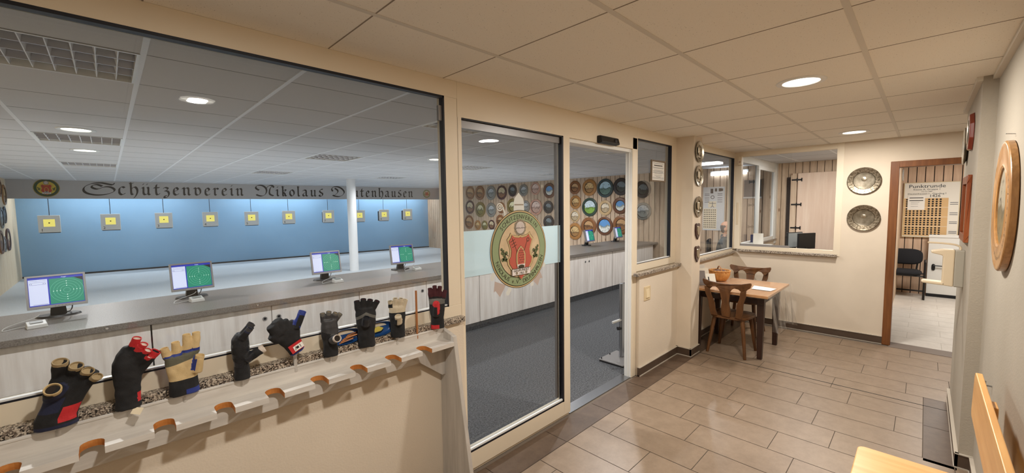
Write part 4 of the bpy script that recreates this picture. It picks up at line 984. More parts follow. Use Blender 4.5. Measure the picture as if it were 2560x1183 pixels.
# 5 tilted glove with red and white strap
t5 = glove(GX[4] + .006, GY-.004, GZ + .055, math.radians(5), 'tilted black glove with red strap label and blue edges, fifth on the rack',
  [(0,.030,.022),(.02,.031,.023),(.05,.036,.024),(.085,.05,.026),(.115,.05,.024),(.13,.044,.021)],
  [((-.026,-.004,.11),(-.034,-.010,.160),.026,.022), ((-.008,-.002,.115),(-.010,-.006,.168),.026,.020), ((.010,-.002,.112),(.012,-.006,.150),.022,.016), ((-.036,.0,.09),(-.052,-.008,.125),.022,.018)],
  ((.034,-.01,.095), (.082,-.016,.14), .0165, .015),
  lambda p, c, k: ('blue' if (p == 'thumb' and (k > .86 or c.z > .105 + (c.x-.03)*.95)) or (p == 'cuff' and c.z < .008) or (p == 'body' and c.x > .044) else 'black'), inner='black', lip='black', thumb_lip='blue', thumb_inner='blue', tilt=-24)
mb = MB()
A = [(-.026,-.0268,.014),(.024,-.0268,.014),(.026,-.0272,.05),(-.028,-.0272,.05)]; mb.prism(A, [(x_, y_+.004, z_) for x_, y_, z_ in A], 0)
A = [(-.014,-.028,.017),(.024,-.028,.017),(.025,-.0284,.04),(-.014,-.0284,.04)]; mb.poly(A, 1)
rect2(mb, -.004, .024, .006, .034, -.0288, 2); rect2(mb, .012, .022, .014, .036, -.0288, 2); line2(mb, [(-.01,.021),(-.004,.036)], .002, -.0289, 2)
obj('strap', mb, [G['red'], MAT['paper'], MAT['ink']], t5, recalc=False)
# 6 dark grey, round thumb opening
glove(GX[5], GY, GZ, math.radians(-14), 'short dark grey glove with round open thumb facing out, sixth on the rack',
  [(0,.031,.027),(.02,.031,.027),(.05,.029,.025),(.09,.034,.026),(.13,.035,.026),(.16,.031,.022)],
  fingers4(.152, [-.024,-.008,.009,.024], [(-.05,-.1,.99),(.15,-.2,.97),(.4,-.25,.88),(.55,-.2,.8)], [.034,.04,.035,.03], .0122, .0112),
  ((.006,-.022,.072), (.02,-.058,.088), .0195, .0175),
  lambda p, c, k: ('dkgrey' if p[0] == 'f' or p == 'thumb' or c.z > .1 - c.x*.4 else 'black'), lip='grey', thumb_lip='white', inner='lining')
# 7 large black with grey stripe
glove(GX[6], GY, GZ, math.radians(-20), 'tall black glove with grey knuckle stripe and folded thumb, seventh on the rack',
  [(0,.038,.028),(.025,.038,.028),(.07,.036,.026),(.11,.044,.028),(.155,.046,.026),(.182,.042,.022)],
  fingers4(.176, [-.033,-.011,.012,.034], [(-.08,-.1,.99),(.05,-.2,.97),(.2,-.25,.93),(.45,-.3,.84)], [.036,.044,.04,.034], .014, .013),
  ((-.004,-.024,.105), (-.002,-.046,.14), .02, .016),
  lambda p, c, k: ('grey' if p == 'body' and abs(c.z - (.158 - abs(c.x)*.5)) < .007 and c.y < .01 else 'shine' if p == 'thumb' else 'black'), lip='black', inner='maroon', thumb_lip='shine', thumb_inner='shine', cuts=[((0,0,h_),(s_*.5,0,1)) for h_ in (.151,.165) for s_ in (-1,1)])
# 8 black and beige
glove(GX[7], GY, GZ + .008, math.radians(-24), 'black glove with cream leather fingers and thumb, eighth on the rack',
  [(0,.035,.026),(.025,.034,.026),(.06,.034,.025),(.1,.039,.026),(.132,.039,.024),(.152,.036,.02)],
  fingers4(.146, [-.029,-.010,.011,.029], [(-.08,-.15,.98),(.05,-.15,.98),(.2,-.15,.96),(.3,-.1,.95)], [.03,.042,.04,.032], .0128, .012),
  ((.004,-.022,.07), (.0,-.046,.108), .0185, .0165),
  lambda p, c, k: ('beige' if (p[0] == 'f' and c.x > -.022) or (p == 'thumb' and c.x > -.006) or (p == 'body' and c.z > .124) else 'black'), lip='beige', inner='olive', thumb_lip='beige', thumb_inner='beige', cuts=[((0,0,.124),(0,0,1)), ((-.006,0,0),(1,0,0)), ((-.022,0,0),(1,0,0))])
# 9 black maroon
def c9(p, c, k):
    if p == 'cuff': return 'red' if c.z < .022 and c.x < .008 else 'black'
    if p[0] == 'f': return 'maroon' if k > .3 else 'black'
    if p == 'thumb': return 'red' if (c.x > -.002 or k > .8) else 'black'
    return 'grey' if c.z > .132 else 'black'
glove(GX[8], GY, GZ, math.radians(-30), 'black glove with maroon fingers, red-edged thumb and red hem, rightmost on the rack',
  [(0,.036,.026),(.025,.035,.026),(.06,.034,.025),(.1,.040,.026),(.14,.042,.024),(.158,.039,.02)],
  fingers4(.152, [-.031,-.0105,.011,.032], [(-.06,-.05,1),(0,-.1,1),(.08,-.1,.99),(.25,-.1,.96)], [.058,.07,.066,.044], .0128, .0115),
  ((-.010,-.022,.07), (-.006,-.03,.135), .0165, .014), c9, lip='maroon', inner='maroon', thumb_lip='red', thumb_inner='red', cuts=[((0,0,.022),(0,0,1)), ((0,0,.132),(0,0,1)), ((.008,0,0),(1,0,0)), ((-.002,0,0),(1,0,0))])

# blue dishes on the sill
def dish(x, y, label):
    t = thing('plastic_dish', label, 'dish', (x, y, 1.0125), 0, 'blue dishes on the granite sill'); t.scale = (1.18, .5, .6); t.rotation_euler.x = math.radians(75)
    mb = MB(); mb.lathe([(.0,.0),(.05,.0),(.06,.010),(.066,.034),(.069,.036),(.066,.038),(.057,.012),(.047,.004),(0,.004)], 36); obj('bowl', mb, MAT['blue_plastic'], t, smooth=50); return t
dish(.742, 1.8592, 'blue plastic dish holding wooden sticks between the sixth and seventh gloves'); dish(.905, 1.8592, 'blue plastic dish holding a yellow piece between the seventh and eighth gloves')
for k in range(6):
    mb = MB(); mb.tube([(-.035+.006*k, 0, 0), (.028+.004*k, .006*((k % 3)-1), .004*(k % 2))], .0028, 8); o = obj('wooden_stick', mb, MAT['orange_wood'], None, smooth=50)
    o.location = (.745 + .002*k, 1.840 + .003*(k % 3), 1.000 + .0040*k); o.rotation_euler = (0, -.25 + .05*k, .1*((k % 3)-1))
    tag(o, 'thin orange-brown wooden stick lying in the left blue dish on the sill', 'stick', 'sticks in the blue dish')
mb = MB(); mb.prism([(-.03,-.004,0),(.02,-.004,.004),(.034,-.004,.016),(.01,-.004,.028),(-.03,-.004,.022)], [(-.03,.004,0),(.02,.004,.004),(.034,.004,.016),(.01,.004,.028),(-.03,.004,.022)])
o = obj('plastic_clip', mb, MAT['yellow'], None, bevel=.002); o.location = (.893, 1.842, 1.003); tag(o, 'pale yellow plastic clip lying in the right blue dish', 'clip')
# ================================================================== HALL FURNITURE AND FITTINGS
# pine bench along the near wall
bn = thing('pine_bench', 'lacquered knotty pine bench with low backrest against the near wall', 'bench', (1.7, 0, 0))
def rounded(x0, x1, y0, y1, r_, corners, n=6):
    pts = []
    for (cx, cy, a0, key) in ((x1-r_, y1-r_, 0, 'ne'), (x0+r_, y1-r_, 90, 'nw'), (x0+r_, y0+r_, 180, 'sw'), (x1-r_, y0+r_, 270, 'se')):
        if key in corners: pts += [(cx + r_*math.cos(math.radians(a0+90*k/n)), cy + r_*math.sin(math.radians(a0+90*k/n))) for k in range(n+1)]
        else: pts.append({'ne': (x1,y1), 'nw': (x0,y1), 'sw': (x0,y0), 'se': (x1,y0)}[key])
    return pts
P = rounded(-.9, .775, -.185, .178, .03, ('ne', 'nw'))
mb = MB(); mb.prism([(x,y,.422) for x,y in P], [(x,y,.45) for x,y in P]); obj('seat', mb, MAT['bench'], bn, bevel=.004)
P = rounded(-.9, .85, .70, .888, .03, ('ne', 'nw', 'se', 'sw'))
mb = MB(); mb.prism([(x,-.172-(z-.7)*.02,z) for x,z in P], [(x,-.192-(z-.7)*.02,z) for x,z in P]); obj('backrest', mb, MAT['bench_x'], bn, bevel=.003)
for x in (-.75, .55):
    mb = MB(); mb.box(x-.02, -.17, 0, x+.02, .13, .422); obj('leg', mb, MAT['bench'], bn, bevel=.003)
    mb = MB(); mb.box(x-.035, -.215, .30, x+.035, -.197, .86); obj('back_post', mb, MAT['bench'], bn, bevel=.003)
mb = MB(); mb.box(-.73, -.03, .2, .53, -.005, .28); obj('stretcher', mb, MAT['bench_x'], bn, bevel=.003)
mb = MB(); mb.tube([(0,-.012,0),(0,.010,0),(0,.013,.006),(0,.013,.022)], .004, 10); o = obj('wall_hook', mb, MAT['steel'], None, smooth=50, loc=(2.95,-.25,.715)); tag(o, 'small metal wall hook just above the bench backrest', 'hook')

# dining table under clear foil
tb = thing('dining_table', 'small honey-topped wooden table with dark legs in the corner by the column', 'table', (5.0, 1.44, 0))
mb = MB(); mb.box(-.45, -.39, .663, .45, .39, .69); obj('tabletop', mb, MAT['table'], tb, bevel=.004)
mb = MB()
for q in ((-.31,-.31,.31,-.29),(-.31,.31,.31,.33),(-.315,-.30,-.295,.32),(.295,-.30,.315,.32)): mb.box(q[0], q[1], .57, q[2], q[3], .663)
obj('apron', mb, MAT['table_dark'], tb)
for x in (-.30, .30):
    for y in (-.30, .32):
        mb = MB(); s = lambda c, w, z: [(c[0]-w,c[1]-w,z),(c[0]+w,c[1]-w,z),(c[0]+w,c[1]+w,z),(c[0]-w,c[1]+w,z)]
        mb.prism(s((x, y), .022, 0), s((x, y), .034, .663)); obj('leg', mb, MAT['table_dark'], tb, bevel=.004)
mb = MB()
n = 40; rows_ = []
for j in range(9):
    z = .694 - .44*j/8; row = []
    for i in range(n + 1):
        k = i/n; x = -.47 + .98*k; fl_ = (j/8)
        row.append((x + fl_*.05*(k), -.395 - .012*(j > 0) - fl_*(.05 + .03*math.sin(k*26) + .02*math.sin(k*57+1)), z + (.05*math.sin(k*9) - .16*(1-k))*fl_*-.6))
    rows_.append(row)
mb.loft(rows_, 0, caps=False, closed=False)
rows_ = []
for j in range(7):
    fl_ = j/6; rows_.append([(.455 + .012*(j > 0) + fl_*(.04 + .025*math.sin(k*5)), -.40 + .80*k/20, .694 - .2*fl_ + .02*math.sin(k*3)*fl_) for k in range(21)])
mb.loft(rows_, 0, caps=False, closed=False)
rows_ = []
for j in range(5):
    fl_ = j/4; rows_.append([(-.455 - .002*(j > 0) - fl_*(.004 + .003*math.sin(k*5)), -.40 + .80*k/20, .694 - .035*fl_ + .008*math.sin(k*3)*fl_) for k in range(21)])
mb.loft(rows_, 0, caps=False, closed=False)
mb.poly([(-.457,-.397,.6945),(.457,-.397,.6945),(.457,.397,.6945),(-.457,.397,.6945)])
fo = obj('tablecloth', mb, MAT['foil'], None, smooth=60, loc=(5.0, 1.44, 0)); tag(fo, 'clear crinkled plastic film covering the small wooden table and hanging down', 'tablecloth')

def stub_chair(label, loc, rz):
    t = thing('wooden_chair', label, 'chair', loc, rz, 'carved wooden chairs at the table')
    P = []
    for k in range(28):
        a = 2*PI*k/28; c, s_ = math.cos(a), math.sin(a)
        x = .20*math.copysign(abs(c)**.55, c); y = .20*math.copysign(abs(s_)**.6, s_); x *= 1 + .10*(y/.2); P.append((x, y))
    mb = MB(); mb.loft([[(x*.95, y*.95, .392) for x, y in P], [(x, y, .40) for x, y in P], [(x, y, .414) for x, y in P], [(x*.96, y*.96, .422) for x, y in P]]); obj('seat', mb, MAT['chairw'], t, smooth=40)
    for sx in (-1, 1):
        for top, bot in (((sx*.135,-.125,.40), (sx*.185,-.185,0)), ((sx*.14,.13,.40), (sx*.185,.19,0))):
            mb = MB(); mb.tube([top, tuple(Vector(top).lerp(Vector(bot), .5)), bot], [.021, .019, .014], 8); obj('leg', mb, MAT['chairw'], t, smooth=30)
    lean = lambda z: -.185 - (z-.42)*.20
    def board(name, pts, y_off=0, th=.022, curve=.0):
        mb = MB(); A = [(x, lean(z) + y_off - curve*(abs(x)/.22)**2*-.05, z) for x, z in pts]; mb.prism(A, [(x, y-th, z) for x, y, z in A]); return obj(name, mb, MAT['chairw'], t, bevel=.004)
    top = [(-.225,.80),(-.235,.785),(-.222,.745),(-.19,.735),(-.165,.715),(-.135,.70)]
    top = [(-.228,.808),(-.236,.79),(-.224,.752),(-.20,.735),(-.175,.70),(-.155,.705),(-.125,.735),(-.09,.742),(-.065,.725),(-.05,.70),(.05,.70),(.065,.725),(.09,.742),(.125,.735),(.155,.705),(.175,.70),(.20,.735),(.224,.752),(.236,.79),(.228,.808),(.15,.79),(.05,.782),(-.05,.782),(-.15,.79)]
    board('top_rail', top, .003, .028, 1)
    board('splat', [(-.05,.705),(.05,.705),(.042,.64),(.034,.58),(.045,.52),(.046,.47),(.04,.42),(-.04,.42),(-.046,.47),(-.045,.52),(-.034,.58),(-.042,.64)])
    for sx in (-1, 1): board('splat', [(sx*.20,.735),(sx*.148,.712),(sx*.135,.64),(sx*.105,.56),(sx*.10,.48),(sx*.085,.42),(sx*.15,.42),(sx*.165,.50),(sx*.17,.58),(sx*.195,.66)])
    return t
stub_chair('carved brown wooden chair with its back to the camera, near end of the table', (4.75, 1.425, 0), -PI/2)
stub_chair('carved brown wooden chair at the far end of the table, facing the camera', (5.60, 1.55, 0), PI/2)

bk = thing('wicker_basket', 'round honey-coloured wicker basket with a handle on the table', 'basket', (5.13, 1.69, .6955))
mb = MB(); nw = 64
for k in range(9):
    pass
rings = []
for z, rr in ((0,.072),(.02,.085),(.05,.104),(.08,.112),(.105,.112),(.118,.108)):
    rings.append([(rr*(1+.035*math.cos(16*2*PI*q/nw))*math.cos(2*PI*q/nw), rr*(1+.035*math.cos(16*2*PI*q/nw))*math.sin(2*PI*q/nw), z) for q in range(nw)])
for z, rr in ((.118,.1),(.06,.098),(.008,.07)):
    rings.append([(rr*math.cos(2*PI*q/nw), rr*math.sin(2*PI*q/nw), z) for q in range(nw)])
mb.loft(rings); obj('body', mb, MAT['wicker'], bk, smooth=60)
mb = MB()
for ph in (0, PI): mb.tube([((.112+.006*math.cos(a*9+ph))*math.cos(a), (.112+.006*math.cos(a*9+ph))*math.sin(a), .12+.005*math.sin(a*9+ph)) for a in [2*PI*q/72 for q in range(73)]], .006, 6)
obj('rim', mb, MAT['wicker'], bk, smooth=60)
mb = MB(); mb.tube([(.108*math.cos(a), 0, .115 + .055*math.sin(a)) for a in [PI*q/20 for q in range(21)]], .007, 8); obj('handle', mb, wood('handle_wicker', (140,90,44), (176,120,64), 'x', 2), bk, smooth=60, rot=(0,0,.5))
mb = MB(); nn = 20; mb.lathe([(0,.0),(.085,.0),(.09,.012),(.06,.03),(0,.036)], nn); mb.v = [(x, y, z + .006*math.sin(x*90)*math.cos(y*80)) for x, y, z in mb.v]
o = obj('folded_cloth', mb, M('brown_cloth', (108,78,66), .9, var=(30, 18)), None, smooth=60, loc=(5.13,1.69,.79)); tag(o, 'brownish folded cloth lying inside the wicker basket', 'cloth')
leaf = [((4.70,1.62,.695), (.10,.15), 20, -.5, (228,224,212), 'white leaflet with a black line leaning before the basket'), ((4.78,1.72,.695), (.12,.19), 12, -.35, (214,206,190), 'pale leaflet standing behind the white leaflet'), ((4.70,1.75,.695), (.12,.17), 28, -.45, (120,112,108), 'grey printed leaflet leaning on the wall by the column'), ((4.86,1.79,.695), (.12,.21), 8, -.25, (196,190,180), 'tallest pale leaflet leaning against the wall')]
for p, (w, h), rz_, tl, c, lab in leaf:
    mb = MB(); mb.box(-w/2, -.0015, 0, w/2, .0015, h, 0); rect2(mb, -w*.3, h*.35, -w*.18, h*.75, -.002, 1); rect2(mb, w*.05, h*.2, w*.3, h*.23, -.002, 2); rect2(mb, w*.05, h*.3, w*.3, h*.33, -.002, 2)
    o = obj('leaflet', mb, [M('leaflet_paper', c, .6), MAT['ink'], MAT['ink_soft']], None, recalc=False); o.location = p; o.rotation_euler = (tl, 0, math.radians(-rz_-30)); tag(o, lab, 'leaflet', 'leaflets on the table')
mb = MB(); mb.prism([(4.83,1.09,.6958),(5.0,1.075,.6958),(5.05,1.30,.6958),(4.84,1.27,.6958)], [(4.83,1.09,.697),(5.0,1.075,.697),(5.05,1.30,.697),(4.84,1.27,.697)])
o = obj('paper_sheet', mb, MAT['paper']); tag(o, 'plain white paper sheet lying flat on the near edge of the table', 'paper')

# pewter platters on the far wall and small ones on the column
def platter(label, loc, rad, rz, group, rim='pewter_rim', mid='pewter'):
    t = thing('pewter_platter', label, 'platter', loc, rz, group); t.scale = (rad,)*3; mt = Matrix.Rotation(PI/2, 4, 'X')
    mb = MB(); mb.lathe([(.62,.02),(.66,.10),(.93,.16),(.97,.175),(1.0,.15),(.98,.11),(.7,.0),(.62,.0)], 64, mt)
    if rim == 'pewter_rim': mb.v = [(x, y - .012*math.sin(math.atan2(z, x)*26)*(.7 < math.hypot(x, z) < .95 and y < -.1), z) for x, y, z in mb.v]
    obj('rim', mb, MAT[rim], t, smooth=50)
    mb = MB(); mb.lathe([(0,.0),(.63,.0),(.64,.035),(.6,.03),(.5,.02),(0,.022)], 64, mt); obj('well', mb, MAT[mid], t, smooth=50)
    mb = MB(); mb.lathe([(0,.02),(.16,.02),(.16,.05),(.14,.055),(0,.05)], 32, Matrix.Translation((0,0,.12)) @ mt); obj('medallion', mb, MAT['pewter_bright'], t, smooth=40)
    return t
platter('upper of two large pewter platters between the office window and brown doorway', (6.141,.503,1.846), .15, -PI/2, 'platters on the far wall')
platter('lower of two large pewter platters between the office window and brown doorway', (6.141,.493,1.425), .147, -PI/2, 'platters on the far wall')
for z, lab in ((2.146, 'topmost small pewter plate on the column'), (1.899, 'second small pewter plate from the top of the column'), (1.578, 'lowest small pewter plate on the column, above the dark shields')):
    t = platter(lab, (4.405, 1.685, z), .108, 0, 'pewter plates on the column', 'pewter', 'pewter')
    mb = MB(); mb.prism([(0,-.06,-.35),(.26,-.06,-.12),(.3,-.06,.45),(-.3,-.06,.45),(-.26,-.06,-.12)], [(0,-.14,-.31),(.23,-.14,-.1),(.27,-.14,.42),(-.27,-.14,.42),(-.23,-.14,-.1)]); mb.box(-.3,-.13,-.55,.3,-.05,-.42); obj('crest', mb, MAT['pewter_bright'], t, bevel=.03)
for z, lab in ((1.325, 'upper dark red-brown wooden shield plaque on the column'), (1.085, 'lower dark red-brown wooden shield plaque on the column')):
    t = thing('shield_plaque', lab, 'plaque', (4.40, 1.685, z), 0, 'shield plaques on the column')
    S_ = sym([(0,.075),(.035,.08),(.055,.07),(.058,.0),(.045,-.05),(0,-.095)])
    mb = MB(); mb.prism([(x, 0, q) for x, q in S_], [(x, -.018, q) for x, q in S_]); obj('board', mb, MAT['dark_plaque'], t, bevel=.006)
    mb = MB(); mb.prism([(x*.6, -.018, q*.6+.004) for x, q in S_], [(x*.55, -.024, q*.55+.004) for x, q in S_]); obj('crest', mb, MAT['pewter_bright'], t, bevel=.002)

# corner motion detector, door sensor, switch, notice
t = thing('motion_detector', 'small cream motion detector in the corner above the office windows', 'detector', (6.138, 1.787, 2.185), -PI/2)
mb = MB(); mb.prism([(-.026,0,-.065),(.026,0,-.065),(.026,0,.065),(-.026,0,.065)], [(-.02,-.04,-.06),(.02,-.04,-.06),(.022,-.03,.06),(-.022,-.03,.06)]); obj('housing', mb, MAT['beige'], t, bevel=.004)
mb = MB(); mb.lathe([(0,.034),(.014,.034),(.012,.042),(0,.045)], 20, Matrix.Translation((0,0,-.02)) @ Matrix.Rotation(PI/2, 4, 'X')); obj('lens', mb, M('sensor_lens', (190,160,140), .3), t, smooth=50)
t = thing('door_sensor', 'black radar sensor box mounted above the open doorway', 'sensor', (2.94, FY+.001, 2.125))
mb = MB(); mb.prism([(-.14,0,-.028),(.14,0,-.028),(.14,0,.034),(-.14,0,.034)], [(-.135,-.05,-.02),(.135,-.05,-.02),(.135,-.035,.034),(-.135,-.035,.034)]); obj('housing', mb, MAT['black'], t, bevel=.008)
mb = MB(); mb.lathe([(0,.0),(.016,.0),(.014,.006),(0,.008)], 20, Matrix.Translation((.07,-.043,.005)) @ Matrix.Rotation(PI/2, 4, 'X')); obj('lens', mb, MAT['gasket'], t, smooth=50)
t = thing('light_switch', 'cream double rocker light switch below the narrow side window', 'switch', (3.604, 1.831, .766))
mb = MB(); mb.box(-.06, -.009, -.066, .06, 0, .066); obj('cover_plate', mb, M('switch_plate', (226,206,168), .35), t, bevel=.003)
mb = MB(); mb.prism([(-.032,-.009,-.042),(.032,-.009,-.042),(.032,-.009,.042),(-.032,-.009,.042)], [(-.03,-.019,-.04),(.03,-.019,-.04),(.03,-.011,.04),(-.03,-.011,.04)]); obj('rocker', mb, M('switch_rocker', (240,222,186), .3), t, bevel=.002)
t = thing('framed_notice', 'brown-framed white printed notice on the narrow side window', 'notice', (3.897, FY+.019, 1.934))
mb = MB()
for q in ((-.152,-.104,.152,-.09),(-.152,.09,.152,.104),(-.152,-.09,-.136,.09),(.136,-.09,.152,.09)): mb.box(q[0], -.012, q[1], q[2], 0, q[3])
obj('frame', mb, M('notice_frame', (112,92,66), .5), t)
mb = MB(); rect2(mb, -.137, -.091, .137, .091, -.005, 0); rect2(mb, -.09, .05, .09, .058, -.0056, 1)
for z, w in ((.075,.11),(.035,.12),(.028,.1),(.008,.09),(.0,.115),(-.008,.1),(-.016,.12),(-.024,.08),(-.042,.08),(-.054,.05),(-.062,.12),(-.072,.12)): rect2(mb, -w, z-.0015, w, z+.0012, -.0056, 2)
obj('sheet', mb, [MAT['paper'], MAT['ink'], MAT['ink_soft']], t, recalc=False)

# equipment stand inside the doorway
t = thing('equipment_stand', 'silver height-adjustable post on a grey square base just inside the open doorway', 'stand', (3.70, 2.17, .0))
mb = MB(); mb.box(-.18, -.14, .012, .16, .14, .026); obj('base_plate', mb, MAT['silver'], t, bevel=.004)
mb = MB(); mb.box(-.175, -.135, .0, .155, .135, .012); obj('rubber_mat', mb, MAT['black'], t)
mb = MB(); mb.box(.01, -.02, .026, .05, .02, .80); mb.box(.0, -.006, .03, .01, .006, .80); obj('post', mb, MAT['steel'], t, bevel=.003)
mb = MB(); mb.tube([(.02,.0,.42),(-.075,.045,.40)], .014, 14); obj('crank_handle', mb, MAT['lightgrey'], t, smooth=40)
mb = MB(); mb.tube([(.02,.0,.33),(-.018,.02,.33)], .018, 14); obj('clamp_knob', mb, MAT['black'], t, smooth=40)
for x in (-.16, .0):
    mb = MB(); mb.lathe([(.006,.026),(.006,.04),(0,.04)], 10, Matrix.Translation((x, .12, 0))); obj('level_screw', mb, MAT['black'], t)

# disinfectant dispenser, picture frame, plaques on the pier; large plate on the near wall
t = thing('soap_dispenser', 'beige wall dispenser with long elbow lever and drip tray on the white pier', 'dispenser', (4.09, -.2, 1.02))
def side(name, pts, x0, x1, m, bev=.006): mb = MB(); mb.prism([(x0, y, z) for y, z in pts], [(x1, y, z) for y, z in pts]); return obj(name, mb, MAT[m], t, bevel=bev)
side('back_housing', [(-.001,.0),(.046,.0),(.046,.25),(-.001,.25)], -.05, .05, 'beige_grey')
side('body', [(.046,.0),(.10,.006),(.10,.20),(.105,.212),(.158,.225),(.16,.24),(.10,.252),(.046,.252)], -.05, .05, 'beige')
side('drip_tray', [(.085,.004),(.19,.012),(.202,.022),(.19,.03),(.085,.024)], -.05, .05, 'beige')
mb = MB(); mb.tube(catmull3([(.0,.02,.245),(0,.022,.27),(0,.05,.285),(0,.11,.292),(0,.178,.294)]), .006, 8); obj('elbow_lever', mb, MAT['beige'], t, smooth=60)
t = thing('picture_frame', 'brown wooden picture frame seen edge-on above the beige dispenser', 'picture', (4.10, -.2, 1.55), PI)
mb = MB()
for q in ((-.24,-.215,.24,-.165),(-.24,.165,.24,.215),(-.24,-.165,-.19,.165),(.19,-.165,.24,.165)): mb.prism([(q[0],.001,q[1]),(q[2],.001,q[1]),(q[2],.001,q[3]),(q[0],.001,q[3])], [(q[0],-.022,q[1]),(q[2],-.022,q[1]),(q[2],-.022,q[3]),(q[0],-.022,q[3])])
obj('frame', mb, MAT['redbrown'], t, bevel=.004)
mb = MB(); mb.box(-.2, -.006, -.18, .2, 0, .18); obj('print', mb, M('frame_print', (198,176,140), .5), t)
t = thing('wall_plaque', 'glossy red-brown wooden plaque, nearer of two high on the pier', 'plaque', (4.06, -.199, 2.05), PI, 'plaques on the pier'); S_ = [(.13*math.cos(2*PI*k/8+PI/8), .13*math.sin(2*PI*k/8+PI/8)) for k in range(8)]
mb = MB(); mb.prism([(x, 0, q) for x, q in S_], [(x*.92, -.022, q*.92) for x, q in S_]); obj('board', mb, M('red_plaque_wood', (128,46,28), .25, coat=.6), t, bevel=.004)
mb = MB(); mb.lathe([(0,.022),(.08,.022),(.075,.026),(0,.027)], 32, Matrix.Rotation(PI/2, 4, 'X')); obj('medal', mb, MAT['pewter'], t, smooth=40)
platter('silvery pewter plate, farther of two pieces high on the white pier', (4.50, -.201, 2.0), .135, PI, 'plaques on the pier', 'pewter', 'pewter')
t = thing('target_plate', 'big thick-edged wooden target plate on the near right wall', 'plate', (2.83, -.259, 1.574), PI); t.scale = (.288,)*3; mt = Matrix.Rotation(PI/2, 4, 'X')
wr = wood('near_plate_rim', (150,104,54), (184,136,80), 'z', .7, .35, coat=.3)
mb = MB(); mb.lathe([(.6,.0),(.985,.0),(1,.01),(1,.075),(.985,.09),(.96,.095),(.93,.088),(.66,.084),(.63,.094),(.6,.08)], 96, mt); obj('rim', mb, wr, t, smooth=35)
mb = MB(); mb.lathe([(0,.01),(.605,.01),(.605,.06),(0,.062)], 64, mt); obj('painting', mb, scene_mat('near_scene', (150,140,120), (120,104,70), (58,56,46), 3), t)
mb = MB(); text_arc(mb, 'Andenken Schützenfest', 0, 0, .8, 250, 395, .1, -.0895, 0, True); obj('lettering', mb, MAT['ink'], t, recalc=False)
mb = MB(); mb.tube([(0,-.01,0),(0,.022,.004)], .0016, 6); mb.tube([(-.008,.022,.004),(.008,.022,.004)], .0016, 6); o = obj('wall_nail', mb, MAT['steel'], None, loc=(2.79,-.255,1.885)); tag(o, 'bent nail in the near wall above the big wooden plate', 'nail')

# ------------------------------------------------------------------ far room behind the brown doorway
t = thing('score_board', 'pale Punktrunde score board with rows of small dark target discs', 'board', (9.93, -.06, 1.46), -PI/2)
mb = MB(); mb.box(-.325, -.02, -.46, .325, .018, .46); obj('panel', mb, M('score_panel', (232,228,218), .6), t)
mb = MB()
for q in ((-.335,-.47,.335,-.46),(-.335,.46,.335,.47),(-.335,-.46,-.325,.46),(.325,-.46,.335,.46)): mb.box(q[0], -.024, q[1], q[2], .018, q[3])
obj('frame', mb, M('board_edge', (206,186,146), .5), t)
mb = MB(); rect2(mb, -.325, -.445, .205, .20, -.022, 0); rect2(mb, -.28, .0, -.07, .24, -.026, 1)
for z in (.2,.04,-.12,-.28): rect2(mb, -.325, z-.002, .205, z+.002, -.0225, 1)
for z in (.205, .16): rect2(mb, -.26, z-.006, -.09, z+.006, -.0275, 2)
for z, w in ((.13,.07),(.1,.06),(.06,.06)): rect2(mb, -.24, z-.002, -.24+w*1.5, z+.002, -.0275, 3)
for z in (.12,.09,-.05,-.08,-.2,-.225,-.36,-.385): rect2(mb, .225, z-.005, .315, z+.005, -.0225, 3)
obj('backing_sheet', mb, [M('pine_sheet', (214,178,128), .7), MAT['paper'], MAT['ink'], MAT['ink_soft']], t, recalc=False)
for tx, z, s_ in (('Punktrunde', .375, .082), ('Klasse A. Gruppe 1', .335, .036), ('15.12.1989', .302, .026), ('Deutenhausen I : Günding I', .262, .036)):
    mb = MB(); text(mb, tx, -.055, z, s_, -.0225, 0, 'CENTER', 1.15); obj('lettering', mb, M('board_ink', (46,56,64), .6), t, recalc=False)
mb = MB(); text(mb, '1426', .045, .215, .062, -.0225, 0, 'CENTER', 1.1); obj('lettering', mb, MAT['ink'], t, recalc=False)
mb = MB()
for gk in range(4):
    for rr in range(4):
        for c_ in range(10):
            x, z = -.29 + .045*c_, .175 - .16*gk - .036*rr
            if x < -.06 and z > .01 and x > -.285: continue
            disc2(mb, x, z, .014, -.0228, 0, 12)
o = obj('target_discs', mb, MAT['ink'], t, recalc=False); o['kind'] = 'stuff'
t = thing('visitor_chair', 'black upholstered visitor chair against the plank wall of the far room', 'chair', (9.60, .212, 0), -PI/2)
def cushion(name, w, d, h, cx, cy, cz, rx): 
    mb = MB(); rings = []
    for z, k in ((-h/2,.82),(-h/4,.97),(0,1),(h/4,.97),(h/2,.82)):
        rings.append([(w*k*math.copysign(abs(math.cos(a))**.6, math.cos(a)), d*k*math.copysign(abs(math.sin(a))**.6, math.sin(a)), z) for a in [2*PI*q/32 for q in range(32)]])
    mb.loft(rings); m_ = Matrix.Translation((cx, cy, cz)) @ Matrix.Rotation(rx, 4, 'X'); mb.v = [tuple(m_ @ Vector(p)) for p in mb.v]; return obj(name, mb, MAT['fabric_black'], t, smooth=60)
cushion('backrest', .22, .135, .06, 0, .13, .665, PI/2 - .15); cushion('seat', .22, .20, .08, 0, -.06, .42, 0)
for sx in (-1, 1):
    mb = MB(); mb.tube(catmull3([(sx*.25,.16,.03),(sx*.25,.14,.4),(sx*.25,.1,.60),(sx*.25,-.08,.62),(sx*.25,-.2,.6)]), .014, 8); mb.tube([(sx*.25,-.24,.0),(sx*.25,-.2,.6)], .014, 8); mb.tube([(sx*.25,.2,.014),(sx*.25,-.26,.014)], .014, 8); obj('side_frame', mb, MAT['black'], t, smooth=60)
    mb = MB(); mb.tube([(sx*.16,.15,.58),(sx*.14,.12,.36)], .012, 8); obj('back_stay', mb, MAT['black'], t)
